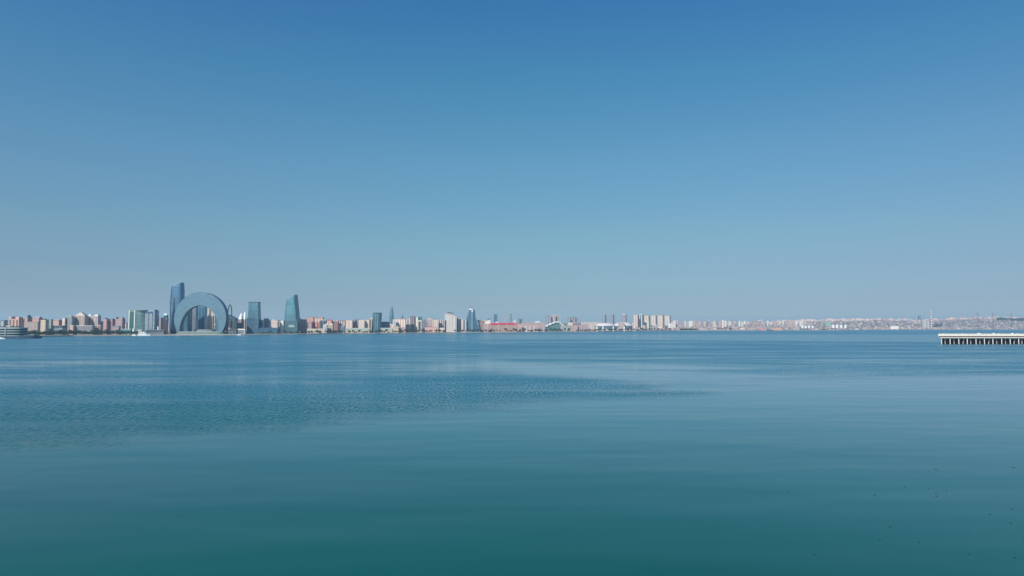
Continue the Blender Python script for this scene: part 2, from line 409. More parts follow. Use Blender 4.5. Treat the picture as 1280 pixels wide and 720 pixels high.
B('apartment_block', 66.5, 77.5, 400.5, 330, 'pink', 'salmon block with a dark purple roof behind a low grey glass block', 'grid', 20, roof='hip', roofc='mauve', rh=5)
B('office_block', 66, 82, 407.3, 170, 'bluegrey', 'low blue-grey glass office block in front of the salmon block', 'curtain', 18, cat='office block', bands=2)
B('apartment_block', 77.5, 83.5, 397.8, 260, 'pale', 'pale slim tower at the left side of the green and white striped tower', 'sparse', 16)
B('apartment_block', 83, 93.3, 395.6, 240, (.40, .44, .41), 'grey-green tower with white vertical stripes and dark glass strips', 'ribbon', 18, strips=3, stripc='bluegrey', roof='pent')
B('low_house', 87.5, 94.5, 407, 130, 'pink', 'low pink house in front of the green and white striped tower', 'sparse', 14, roof='flat', roofc='white', cat='house')
# stepped round-topped tower
t = B('round_topped_tower', 93.5, 110, 394.6, 240, 'sand', 'beige-brown tower with a rounded stepped top and white edges', 'dense', 22, roof='none', strips=3, stripc='mauve')
Yt = shore(102) + 240
mb = MB(); h0 = Z(394.6, Yt) - ground(102, Yt)
mb.box(-17, 15, -9, 9, h0, h0 + 4.5); mb.box(-12, 10, -8, 8, h0 + 4.5, h0 + 8.5); mb.box(-6, 4, -7, 7, h0 + 8.5, h0 + 12)
mb.build('stepped_top', M['plain'], t, C['pale'])
mb = MB(); mb.box(-22.3, -19.5, -11.6, -8, 0, h0 + 1); mb.build('corner_pilaster', M['plain'], t, C['white'])
B('apartment_block', 110, 126, 395, 250, 'pale', 'pink and white tower with corner turrets right of the round-topped tower', 'dense', 20, roof='crown', roofc='white', rh=8, strips=3, stripc='mauve')
B('slab_block', 94, 119, 407.3, 120, 'mauve', 'long low grey-mauve block with a white cornice under the round-topped tower', 'dense', 16, roofc='white', strips=7, stripc='slate')
B('framed_block', 118.5, 128.5, 406.6, 120, 'pink', 'low block with a white frame round brown bays beside the long mauve block', 'grid', 16, roofc='white', strips=2, stripc='brown')
B('low_house', 126, 130.5, 402, 260, 'rose', 'small reddish house between the turreted tower and the pink tower', 'sparse', 12, cat='house')
B('apartment_block', 129, 136, 398.8, 180, (.6, .36, .33), 'bright pink tower with a dark hatch at its roof', 'grid', 16, roof='pent', roofc='dark', strips=2, stripc='rose')
B('apartment_block', 134.5, 144, 399.8, 185, (.36, .2, .22), 'dusky pink tower under a dark blue-green flat roof', 'dense', 18, roof='mansard', roofc='slate', rh=5)
B('apartment_block', 142.5, 156.5, 399, 290, (.5, .3, .3), 'wide pink-mauve tower with roof boxes left of the green glass cylinder', 'grid', 22, roof='crown', roofc='mauve', rh=9, strips=3, stripc='mauve')
B('low_office', 140.5, 151.5, 408.3, 110, 'mauve', 'low mauve office with a blue-grey roof at the foot of the pink-mauve tower', 'dense', 16, roof='hip', roofc='bluegrey', rh=4, cat='office block')

# --- helper for towers grown from horizontal sections (photo x range per height)
def loft(rows, Y, dep, n=28, pw=3.0, slant=0.0, rz=0.0):
    """rows: (y, xl, xr) bottom to top; superellipse plan; returns mesh builder in local coords + base point"""
    xm = (rows[0][1] + rows[0][2]) / 2; bx, by = X(xm, Y), Y + dep / 2; gz = ground(xm, Y)
    mb = MB(); rings = []
    for k, (y, xl, xr) in enumerate(rows):
        z = Z(y, Y) - gz if k else -3
        cx = X((xl + xr) / 2, Y + dep * .25) - bx; w2 = X(xr, Y) - X(xl, Y); w2 = w2 / 2 * .93; d2 = dep / 2 * min(1, w2 / ((X(rows[0][2], Y) - X(rows[0][1], Y)) / 2))
        ring = []
        for i in range(n):
            a = 2 * pi * (i + .5) / n; ca, sa = cos(a), sin(a)
            px_ = abs(ca) ** (2 / pw) * (1 if ca > 0 else -1) * w2; py_ = abs(sa) ** (2 / pw) * (1 if sa > 0 else -1) * d2
            zz = z + (slant * px_ / w2 if k == len(rows) - 1 else 0)
            ring.append((cx + px_, py_, zz))
        rings.append(ring)
    for r0, r1 in zip(rings, rings[1:]):
        u = 0
        for i in range(n):
            j = (i + 1) % n; L = sqrt((r0[j][0]-r0[i][0])**2 + (r0[j][1]-r0[i][1])**2)
            mb.quad(r0[i], r0[j], r1[j], r1[i], [(u, r0[i][2]), (u+L, r0[j][2]), (u+L, r1[j][2]), (u, r1[i][2])]); u += L
    mb.poly(rings[-1])
    return mb, (bx, by, gz), rings

# green glass cylinder with its framed wing and the blue twin-gabled block
Y = shore(170) + 190
mb, loc, _ = loft([(413, 166.5, 184), (388, 166.5, 184)], Y, 44, pw=2)
t = empty('cylinder_office', loc); tag(t, 'round green and blue glass office cylinder with a white framed wing on its left', 'office building')
mb.build('glass_drum', M['curtain'], t, (.12, .24, .24), smooth=False)
hh = Z(388, Y) - loc[2]
mb = MB(); mb.tube((0, 0, hh), (0, 0, hh + 2.2), 29, 29, 32); mb.build('roof_disc', M['plain'], t, C['bluegrey'])
mb = MB(); mb.box(-56, -24, -12, 14, -3, hh - 1); mb.build('wing', M['ribbon'], t, (.30, .36, .32))
mb = MB(); mb.box(-48, -30, -12.6, -11, 9, hh - 5); mb.build('wing_glazing', M['strip'], t, (.05, .13, .14))
for xx in (-50, -28.5): mb = MB(); mb.box(xx - 1.6, xx + 1.6, -13.5, -11.5, 0, hh - 1); mb.build('white_pier', M['plain'], t, C['white'])
mb = MB(); mb.box(-57, -20, -13, 15, hh - 1, hh + 1.5); mb.build('wing_roof', M['plain'], t, (.35, .42, .38))
Y = shore(189) + 170
t = B('twin_bay_office', 181, 198.5, 389.5, 170, (.20, .27, .34), 'blue-grey glass block with two pale bays, between the green cylinder and the dark tower', 'curtain', 34, roof='mansard', roofc='bluegrey', rh=8, cat='office building')
hh = Z(389.5, Y) - ground(189.7, Y)
for xx in (-14, 1):
    mb = MB(); mb.box(xx, xx + 9.5, -19, -15.5, 14, hh - 8); mb.build('pale_bay', M['ribbon'], t, (.42, .46, .52))
mb = MB(); mb.box(-16, 12, -18, -15.6, hh - 8, hh - 1); mb.build('dark_cornice', M['strip'], t, C['gblue'])
for xx in (-13, 2):
    mb = MB(); mb.box(xx, xx + 7.5, -19.6, -16, 2, 13); mb.build('portal', M['strip'], t, C['dark'])
B('low_office', 151, 167, 411.6, 90, 'green', 'long low dark glass pavilion with a pale roof slab in front of the green cylinder', 'ribbon', 20, roofc='white', cat='pavilion', bands=1, stripc='teal')
B('kiosk', 165.6, 169, 411.4, 60, 'white', 'small white kiosk at the right end of the low pavilion', 'plain', 12, roofc='white', cat='kiosk')
B('kiosk', 172, 179, 412.4, 60, 'white', 'flat white canopy behind the white motor yacht', 'ribbon', 10, roofc='white', cat='canopy')
B('apartment_block', 196.8, 203.5, 397.8, 300, 'mauve', 'mauve block with a pale blue cap right of the blue twin-bay office', 'dense', 16, roof='hip', roofc='bluegrey', rh=6)
t = B('domed_tower', 203.6, 210.6, 398, 200, (.55, .33, .28), 'slim pink tower with dark glass lantern and white dome', 'grid', 17, roofc='orange', strips=2, stripc='pale')
Y = shore(207) + 200; hh = Z(398, Y) - ground(207, Y)
mb = MB(); mb.tube((0, 0, hh + 1.2), (0, 0, hh + 13), 8, 8, 12); mb.build('lantern', M['strip'], t, C['teal'])
mb = MB()
for k in range(5):
    a0, a1 = k * pi / 10, (k + 1) * pi / 10
    mb.tube((0, 0, hh + 13 + 7 * sin(a0)), (0, 0, hh + 13 + 7 * sin(a1)), 8.4 * cos(a0), max(.1, 8.4 * cos(a1)), 16)
mb.build('dome', M['paint'], t, (.85, .85, .85))
B('low_office', 183, 208, 412.6, 60, 'slate', 'long low dark terrace building between the yacht and the dark tower', 'ribbon', 18, roofc='bluegrey', cat='pavilion', bands=1)
B('white_pylon', 196.8, 198.6, 408.3, 70, 'white', 'narrow white slab standing on the low dark terrace building', 'plain', 5, cat='pylon')

# --- sail-shaped dark tower left of the crescent
Y = shore(219) + 260
mb, loc, rings = loft([(416, 212.2, 227.4), (405, 211.3, 227.4), (390, 210.8, 227.6), (375, 210.8, 227.8), (365, 211.5, 227.6), (358, 212.0, 227.2), (355.6, 212.6, 226.6)], Y, 40, n=36, pw=3.4, slant=7)
t = empty('sail_tower', loc); tag(t, 'tall dark blue glass tower with a curved slanting top, left of the crescent building', 'skyscraper')
mb.build('glass_body', M['curtain'], t, (.045, .15, .27))
top = rings[-1]; mb = MB(); mb.poly([(a, b, c + .3) for a, b, c in top])
cx = sum(p[0] for p in top) / len(top)
for i in range(len(top)):
    j = (i + 1) % len(top); mb.quad(top[i], top[j], (*top[j][:2], top[j][2] + 2), (*top[i][:2], top[i][2] + 2))
mb.build('roof_parapet', M['metal'], t, (.3, .4, .42))
mb = MB()
gz = loc[2]
def lx(px): return X(px, Y) - loc[0]
def lz(py): return Z(py, Y) - gz
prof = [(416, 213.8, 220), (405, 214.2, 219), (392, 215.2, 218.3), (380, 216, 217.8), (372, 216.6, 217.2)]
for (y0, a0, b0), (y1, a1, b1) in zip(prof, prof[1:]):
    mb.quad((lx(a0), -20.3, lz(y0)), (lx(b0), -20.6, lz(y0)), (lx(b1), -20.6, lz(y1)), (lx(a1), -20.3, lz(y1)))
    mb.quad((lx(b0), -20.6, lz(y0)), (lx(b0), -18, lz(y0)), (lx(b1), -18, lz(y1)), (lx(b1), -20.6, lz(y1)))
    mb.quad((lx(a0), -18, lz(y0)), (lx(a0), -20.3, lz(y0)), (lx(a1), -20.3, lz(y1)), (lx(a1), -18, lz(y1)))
mb.build('painted_reflection', M['strip'], t, (.012, .035, .07))  # dark reflection on the glass front, modelled as a tapering dark strip
mb = MB()
for r0, r1 in zip([(416, 211.9), (400, 210.9), (385, 210.6)], [(400, 210.9), (385, 210.6), (362, 211.4)]):
    mb.quad((lx(r0[1]), -10, lz(r0[0])), (lx(r0[1]) + 5, -19.4, lz(r0[0])), (lx(r1[1]) + 5, -19.4, lz(r1[0])), (lx(r1[1]), -10, lz(r1[0])))
mb.build('pale_edge_panel', M['mirror'], t, (.22, .30, .29))

# --- crescent building
Y = shore(250) + 133; T = 26.0
cxp, cyp, Rp = 251.6, 398.0, 32.6
gz = ground(250, Y); ox, oz = X(cxp, Y), gz
t = empty('crescent_building', (ox, Y, gz)); tag(t, 'huge pale blue crescent-shaped glass building forming an arch over the waterfront', 'building')
k = (Y - 13) / F; NSEG = 64
zc = Z(cyp, Y) - gz; Ro = Rp * k; zb = 9.0
ta = math.asin((zb - zc) / Ro)
out = [(Ro * cos(pi - ta + (ta - (pi - ta)) * i / NSEG), zc + Ro * sin(pi - ta + (ta - (pi - ta)) * i / NSEG)) for i in range(NSEG + 1)]
inn = [(24.9 * k * cos(pi - pi * i / NSEG) - .6 * k, zb + (Z(381.9, Y) - gz - zb) * sin(pi - pi * i / NSEG)) for i in range(NSEG + 1)]
# push the front's two inner/outer lines: a solid slab with its own thickness
f1 = MB(); ob = MB(); ib = MB()
for i in range(NSEG):
    a, b, c, d = out[i], out[i+1], inn[i+1], inn[i]
    NR = 3
    f1.quad((d[0], -T/2, d[1]), (c[0], -T/2, c[1]), (b[0], -T/2, b[1]), (a[0], -T/2, a[1]), [(d[0], d[1]), (c[0], c[1]), (b[0], b[1]), (a[0], a[1])])
    f1.quad((a[0], T/2, a[1]), (b[0], T/2, b[1]), (c[0], T/2, c[1]), (d[0], T/2, d[1]), [(a[0], a[1]), (b[0], b[1]), (c[0], c[1]), (d[0], d[1])])
    ob.quad((a[0], -T/2-.6, a[1]), (b[0], -T/2-.6, b[1]), (b[0], T/2+.6, b[1]), (a[0], T/2+.6, a[1]), [(a[1], 0), (b[1], 0), (b[1], T), (a[1], T)])
    ib.quad((d[0], -T/2, d[1]), (c[0], -T/2, c[1]), (c[0], T/2, c[1]), (d[0], T/2, d[1]), [(d[1], 0), (c[1], 0), (c[1], T), (d[1], T)])
f1.build('glass_face', M['mirror'], t, (.095, .205, .285))
ob.build('outer_edge', M['curtain'], t, (.02, .075, .13)); ib.build('inner_edge', M['curtain'], t, (.03, .11, .17))
for s in range(3):
    mb = MB(); q = 4.4 * s
    w2 = (62 - s * 1.6) * k / 2
    pts = [(w2 * (1 if cos(a) > 0 else -1) * abs(cos(a)) ** .5, 10 + (38 - s * 3) * (1 if sin(a) > 0 else -1) * abs(sin(a)) ** .6) for a in [2 * pi * (i + .5) / 40 for i in range(40)]]
    mb.prism(pts, q - (3 if s == 0 else 0), q + 1.5)
    mb.build('podium_slab', M['plain'], t, (.50, .53, .48))
    if s < 2:
        mb = MB(); mb.prism([(a * .985, 10 + (b - 10) * .96) for a, b in pts], q + 1.5, q + 4.4); mb.build('podium_glazing', M['strip'], t, (.05, .11, .12))
mb = MB()                                            # stepped arc of the terrace inside the arch
for i in range(20):
    a0, a1 = pi * i / 20, pi * (i + 1) / 20
    p0, p1 = (34 * cos(a0) + 12, 10 - 16 * sin(a0)), (34 * cos(a1) + 12, 10 - 16 * sin(a1))
    mb.prism([p0, p1, (p1[0] * .9, p1[1] + 3), (p0[0] * .9, p0[1] + 3)][::-1], 10.2, 15 + 4 * sin((a0 + a1) / 2))
mb.build('terrace_wall', M['plain'], t, (.20, .23, .26))
mb = MB(); mb.box(-34, 50, 8, 20, 10.2, 19); mb.build('terrace_roof', M['strip'], t, (.03, .05, .06))
# towers seen through the arch
B('glass_block', 226, 240, 386, 340, 'glass', 'dark blue glass block seen inside the left leg of the crescent arch', 'curtain', 30, roof='slope', rh=24, cat='office building')
B('striped_tower', 239.5, 247.5, 381, 420, 'slate', 'dark tower with one white vertical stripe seen through the crescent arch', 'curtain', 24, cat='office building')
t = bpy.data.objects['striped_tower']
Yq = shore(243) + 420; mb = MB(); mb.box(-12.5, -7.5, -13.2, -8, 0, Z(384, Yq) - ground(243, Yq)); mb.build('white_fin', M['plain'], t, C['pale'])
B('glass_block', 247.5, 258.5, 376, 400, 'sky', 'blue-teal glass tower in the middle of the crescent arch', 'curtain', 26, strips=2, stripc='gblue', cat='office building')
B('apartment_block', 258.6, 263, 385.6, 380, 'cream', 'taller pale pink tower seen through the right side of the crescent arch', 'grid', 14)
B('apartment_block', 263, 267.5, 395.5, 340, 'peach', 'shorter pink block seen through the right side of the crescent arch', 'grid', 14)
B('apartment_block', 263.5, 270, 389, 520, (.4, .38, .38), 'greyish tower behind the shorter pink block in the crescent arch', 'sparse', 14)
B('glass_block', 269.5, 279, 390, 300, (.10, .24, .30), 'pale blue glass block filling the right leg of the crescent arch', 'curtain', 24, cat='office building', strips=2, stripc='glass')

# --- dark ring sculpture-like building right of the crescent
Y = shore(286) + 330
gz = ground(286, Y); t = empty('loop_building', (X(285.4, Y), Y, gz)); tag(t, 'dark open loop structure rising just right of the crescent building', 'structure')
mb = MB(); kk = Y / F
zc = Z(391.5, Y) - gz
for i in range(24):
    a0, a1 = 2 * pi * i / 24, 2 * pi * (i + 1) / 24
    mb.tube((1.5 * kk + 2.3 * kk * sin(a0), 0, zc + 10.5 * kk * cos(a0)), (1.5 * kk + 2.3 * kk * sin(a1), 0, zc + 10.5 * kk * cos(a1)), 2.2, 2.2, 6)
mb.build('ring', M['metal'], t, (.06, .10, .13))
mb = MB(); mb.box(-2 * kk, 2 * kk, -8, 8, -3, Z(400, Y) - gz); mb.build('base', M['curtain'], t, C['glass'])
B('slope_roof_hall', 286.2, 296.5, 398.6, 280, 'gblue', 'dark blue glass hall with a roof sloping down to the right beside the loop', 'curtain', 24, roof='slope', rh=-2, cat='hall')
t = empty('arched_hall', (X(291, shore(291) + 330), shore(291) + 330, ground(291, shore(291) + 330))); tag(t, 'curved dark teal roof stepping down behind the pale blocks right of the loop', 'hall')
mb = MB(); q = (shore(291) + 330) / F; zt = lambda y: Z(y, shore(291) + 330) - t.location[2]
for i in range(6):
    x_0, x_1 = -5 * q + i * 1.7 * q, -5 * q + (i + 1) * 1.7 * q
    mb.box(x_0, x_1, -14, 14, -3, zt(393.5 + i * .9))
mb.build('stepped_roof', M['curtain'], t, C['glass'])
B('apartment_block', 285.5, 290, 399, 150, 'peach', 'pinkish beige block just right of the crescent base', 'grid', 14)
B('apartment_block', 290, 296, 402, 140, 'cream', 'low beige block between the crescent and the horn-topped towers', 'grid', 15, strips=2, stripc='sand')
B('office_block', 295, 303, 404, 180, 'bluegrey', 'low grey-blue block with pale band behind the white frame pavilion', 'ribbon', 16, cat='office block', bands=3)
B('low_office', 286, 297, 411.4, 60, 'slate', 'low dark glass pavilion at the foot of the beige blocks right of the crescent', 'ribbon', 14, cat='pavilion', bands=1)
def horn(px, yt, label, rz):
    Y = shore(px) + 260; kk = Y / F; gz = ground(px, Y)
    t = empty('horn_tower', (X(px, Y), Y, gz)); tag(t, label, 'tower')
    zs = Z(399, Y) - gz
    mb = MB(); mb.box(-1.9 * kk, 1.9 * kk, -7, 7, -3, zs); mb.build('shaft', M['grid'], t, (.45, .33, .32))
    mb = MB(); zt = Z(yt, Y) - gz; prev = None
    for i in range(7):
        s = i / 6; z = zs + (zt - zs) * s; w_ = 1.9 * kk * (1 - s) ** .7; x_ = 1.1 * kk * s * s * rz
        cur = [(x_ - w_, -6 * (1 - s)), (x_ + w_, -6 * (1 - s)), (x_ + w_, 6 * (1 - s)), (x_ - w_, 6 * (1 - s))], z
        if prev: mb.prism(prev[0], prev[1], cur[1], top=cur[0], cap=(i == 6))
        prev = cur
    mb.build('curved_horn', M['paint'], t, (.80, .78, .74))
    mb = MB(); mb.box(-.9 * kk, .3 * kk, -7.4, -6.9, 6, zs - 3); mb.build('window_strip', M['strip'], t, C['slate'])
horn(300.4, 390.8, 'left of two slim towers topped with white curved horns', 1)
horn(305.2, 389.0, 'right of two slim towers topped with white curved horns, nearer the glass tower', 1)
t = B('frame_pavilion', 297.4, 307.4, 411.3, 50, 'white', 'white box-frame pavilion on the waterfront below the horn-topped towers', 'plain', 12, cat='pavilion')
mb = MB(); Yq = shore(302) + 50; mb.box(-12, 11.5, -6.6, -5.8, 1.5, Z(412, Yq) - ground(302, Yq) - 1); mb.build('opening', M['strip'], t, C['slate'])

# --- flat topped tapering tower
Y = shore(317) + 170
def taper(name, xa, xb, xc, xd, yt, Y, dep, col, label, slope=0, dark=None):
    """front face from xa..xb at the base to xc..xd at the top, real depth behind it"""
    bx = X((xa + xb) / 2, Y); gz = ground((xa + xb) / 2, Y)
    t = empty(name, (bx, Y, gz)); tag(t, label, 'skyscraper')
    f = lambda p: X(p, Y) - bx
    zt = Z(yt, Y) - gz
    mb = MB()
    mb.prism([(f(xa), 0), (f(xb), 0), (f(xb), dep), (f(xa), dep)], -3, [zt, zt + slope, zt + slope, zt],
             top=[(f(xc), 0), (f(xd), 0), (f(xd), dep * .9), (f(xc), dep * .9)])
    mb.build('glass_body', M['curtain'], t, col)
    return t, f, zt
t, f, zt = taper('tapering_tower', 308.8, 323.6, 310.2, 321.6, 378.4, Y, 34, (.07, .22, .29), 'flat-topped blue-teal glass tower, darker in its lower half, right of the horn towers')
mb = MB(); mb.box(f(310) - .5, f(321.8) + .5, -.6, 32, zt, zt + 4); mb.build('roof_parapet', M['metal'], t, (.10, .17, .22))
mb = MB(); mb.box(f(309) - .6, f(323.6), -5, -.3, -3, Z(397.5, Y) - ground(316, Y)); mb.build('lower_glazing', M['curtain'], t, (.03, .11, .18))
B('glass_block', 325, 331, 400.2, 160, 'gblue', 'blue glass block at the right foot of the flat-topped tower', 'curtain', 18, cat='office building')
B('apartment_block', 329.8, 336.2, 398.4, 200, 'mauve', 'pinkish grey slab tower with a red-brown top right of the blue glass block', 'sparse', 16, roof='flat', roofc='rose')
B('apartment_block', 336, 348.5, 400.6, 170, 'pale', 'pink-white block with white balcony bands left of the pointed glass tower', 'grid', 18, bands=3, stripc='pale', roof='pent')
B('apartment_block', 346.5, 351, 400.5, 240, 'grey', 'narrow grey block between the white-banded block and the pointed glass tower', 'dense', 14)
B('apartment_block', 350.5, 355.5, 401, 170, 'white', 'whitish block touching the left side of the pointed glass tower', 'sparse', 14)
B('low_office', 323.5, 349, 410.8, 110, 'gblue', 'low curved-looking dark blue hall along the promenade left of the pointed glass tower', 'ribbon', 20, roof='hip', roofc='gblue', rh=4, cat='hall')

# --- pointed glass tower
Y = shore(363) + 150
mb, loc, rings = loft([(415, 354.8, 373.4), (402, 354.4, 372.6), (390, 354.8, 371.2), (380, 355.8, 369.6), (374, 356.8, 368.5), (372.4, 357.4, 368.2)], Y, 34, n=36, pw=4, slant=14.5)
t = empty('pointed_tower', loc); tag(t, 'teal glass tower with a top slanting up to a point on the right', 'skyscraper')
mb.build('glass_body', M['curtain'], t, (.075, .24, .30))
lx = lambda p: X(p, Y) - loc[0]; lz = lambda y: Z(y, Y) - loc[2]
mb = MB()
ed = [(414, 373.0), (402, 372.3), (390, 371.2), (380, 369.9), (373, 369.0), (368.2, 368.4)]
for (y0, a0), (y1, a1) in zip(ed, ed[1:]):
    mb.prism([(lx(a0) - 2.6, -16.4), (lx(a0) + .4, -16.4), (lx(a0) + .4, 14), (lx(a0) - 2.6, 14)], lz(y0), lz(y1), top=[(lx(a1) - 2.6, -16.4), (lx(a1) + .4, -16.4), (lx(a1) + .4, 14), (lx(a1) - 2.6, 14)])
mb.build('dark_edge_fin', M['strip'], t, (.02, .06, .10))
mb = MB(); mb.box(lx(355.2), lx(372), -19.5, -17.3, -3, lz(401)); mb.build('lower_glazing', M['curtain'], t, (.035, .12, .16))
mb = MB(); mb.box(lx(361), lx(368), -20, -19.6, lz(409), lz(406)); mb.build('pale_canopy', M['plain'], t, (.30, .42, .38))  # pale green canopy strip across the lower front
B('apartment_block', 371.5, 376, 398, 330, 'slate', 'dark grey slab directly behind the right side of the pointed glass tower', 'dense', 14)

# --- the long pink row to the round glass block
L5 = [
 ('apartment_block', 376, 383.5, 399.5, 200, 'pale', 'pale pink block first in the pink row right of the pointed tower', 'grid', 'flat', None, 2, 'rose'),
 ('apartment_block', 382.5, 393, 396.6, 330, 'pink', 'tall pink block with dark flat roof and mast in the pink row', 'grid', 'flat', 'dark', 3, 'rose'),
 ('apartment_block', 393, 405, 397.6, 340, 'orange', 'orange-pink block with an uneven roof, tallest right part of the pink row', 'dense', 'crown', 'rose', 3, 'pale'),
 ('apartment_block', 383, 391, 403, 140, 'mauve', 'greyish pink block in front of the tall pink block with the mast', 'grid', 'flat', None, 2, 'rose'),
 ('apartment_block', 391, 400.5, 402.5, 150, (.5, .33, .29), 'rosy block with red signboard band in front of the orange-pink block', 'grid', 'flat', None, 2, 'red'),
 ('apartment_block', 400, 408.5, 400.8, 230, 'slate', 'blue-grey block closing the right end of the taller pink row', 'dense', 'hip', 'mauve', 2, 'dark'),
 ('apartment_block', 404, 409.5, 406.3, 110, 'white', 'small white block with grey windows in front of the blue-grey block', 'grid', 'pent', None, 1, 'grey'),
 ('apartment_block', 408.8, 415.5, 400.6, 250, 'pink', 'pink block with a red roof, above a white terrace building', 'sparse', 'hip', 'red', 0, None),
 ('terrace_building', 408, 417, 405.4, 120, 'cream', 'cream terrace building stepping in front of the red-roofed pink block', 'ribbon', 'crown', 'white', 0, None),
 ('apartment_block', 415.5, 423.5, 401.2, 230, 'rose', 'rose block with white turret and ribbed windows', 'dense', 'crown', 'pale', 3, 'brown'),
 ('apartment_block', 423, 432.5, 400.8, 220, 'brown', 'brown-red ribbed block left of the peach waterfront block', 'dense', 'flat', 'rose', 3, 'pale'),
 ('low_office', 425.5, 431.5, 408.3, 80, 'slate', 'small dark glass pavilion in front of the brown-red ribbed block', 'curtain', 'hip', 'bluegrey', 0, None),
 ('apartment_block', 432, 441.5, 400.4, 170, 'peach', 'peach block with flat roof, left of the striped grey pair', 'grid', 'flat', 'pink', 2, 'pale'),
 ('apartment_block', 441, 444.8, 399.8, 180, 'grey', 'first of two narrow grey striped slabs in the cream row', 'dense', 'flat', None, 1, 'slate'),
 ('apartment_block', 444.8, 448.6, 399.4, 185, (.36, .32, .31), 'second of two narrow striped slabs, with a brownish top', 'dense', 'flat', 'brown', 1, 'bluegrey'),
 ('apartment_block', 448, 456.5, 400.2, 160, 'cream', 'cream block with orange edges right of the striped slabs', 'grid', 'flat', 'peach', 2, 'pale'),
 ('apartment_block', 456, 462.5, 399.8, 165, 'pale', 'pale greyish block beside the cream one, left of the pink gap', 'grid', 'flat', 'orange', 2, 'cream'),
 ('apartment_block', 461, 468, 398.8, 210, 'pink', 'pink and white block with one dark bay, left of the round glass block', 'sparse', 'pent', 'pale', 2, 'dark'),
]
for n, x0, x1, yt, off, col, lab, sty, roof, rc, st, stc in L5:
    B(n, x0, x1, yt, off, col, lab, sty, 18, roof=roof, roofc=rc, strips=st, stripc=stc or 'dark', cat='pavilion' if n == 'low_office' else 'apartment block')
B('promenade_arcade', 384, 407, 411.2, 60, 'pale', 'long low pale arcade under the pink row', 'ribbon', 14, cat='arcade', roofc='white', bands=1, stripc='sand')
B('promenade_arcade', 432, 463, 410.4, 115, 'cream', 'long low cream arcade with white roof line under the cream row', 'ribbon', 14, cat='arcade', roofc='white', bands=1, stripc='green')
B('promenade_arcade', 476, 491, 410.2, 60, 'cream', 'cream flat-roofed arcade below the thin pointed far tower', 'ribbon', 12, cat='arcade', roofc='white', bands=1, stripc='green')
Y = shore(471) + 150
mb, loc, _ = loft([(414, 465.4, 476.4), (391.4, 464.8, 477.2)], Y, 36, pw=2.2)
t = empty('round_glass_block', loc); tag(t, 'dark blue-green rounded glass block standing alone among the pink row', 'office building'); mb.build('glass_drum', M['curtain'], t, (.05, .17, .21))
mb = MB(); hh = Z(391.4, Y) - loc[2]; mb.tube((0, 0, hh), (0, 0, hh + 2.5), 20.5, 20.5, 24); mb.build('roof_rim', M['metal'], t, (.05, .10, .11))
for q in (-9, 4): mb = MB(); mb.box(q, q + 3, -19, -15, 2, hh - 2); mb.build('pale_fin', M['plain'], t, C['bluegrey'])
B('slope_roof_hall', 476.5, 487.5, 402.4, 200, 'slate', 'blue-grey hall with a roof falling to the right beside the rounded glass block', 'dense', 24, roof='hip', roofc='mauve', rh=2, cat='hall')

# --- thin pointed tower far away
Y = shore(489) + 1500
mb, loc, rings = loft([(408, 486, 492), (398, 486.1, 492), (392, 486.5, 491.7), (387, 487.2, 491.1), (384, 488, 490.4), (382.6, 488.9, 489.4)], Y, 26, n=20, pw=2.4)
t = empty('pointed_far_tower', loc); tag(t, 'thin grey-blue tower tapering to a needle point, far behind the cream arcade', 'skyscraper')
mb.build('glass_body', M['curtain'], t, (.10, .2, .26))
mb = MB(); mb.tube((rings[-1][0][0], 0, rings[-1][0][2] - 1), (rings[-1][0][0], 0, rings[-1][0][2] + 8), .9, .4, 6); mb.build('needle', M['metal'], t, (.3, .3, .3))
Y = shore(502) + 1300
mb, loc, rings = loft([(402, 501, 504.4), (396, 501.3, 504), (392.8, 502.4, 502.9)], Y, 14, n=12, pw=2)
t = empty('far_spire', loc); tag(t, 'small grey spire peeping over the orange striped block', 'tower'); mb.build('spire_body', M['strip'], t, (.12, .2, .26))
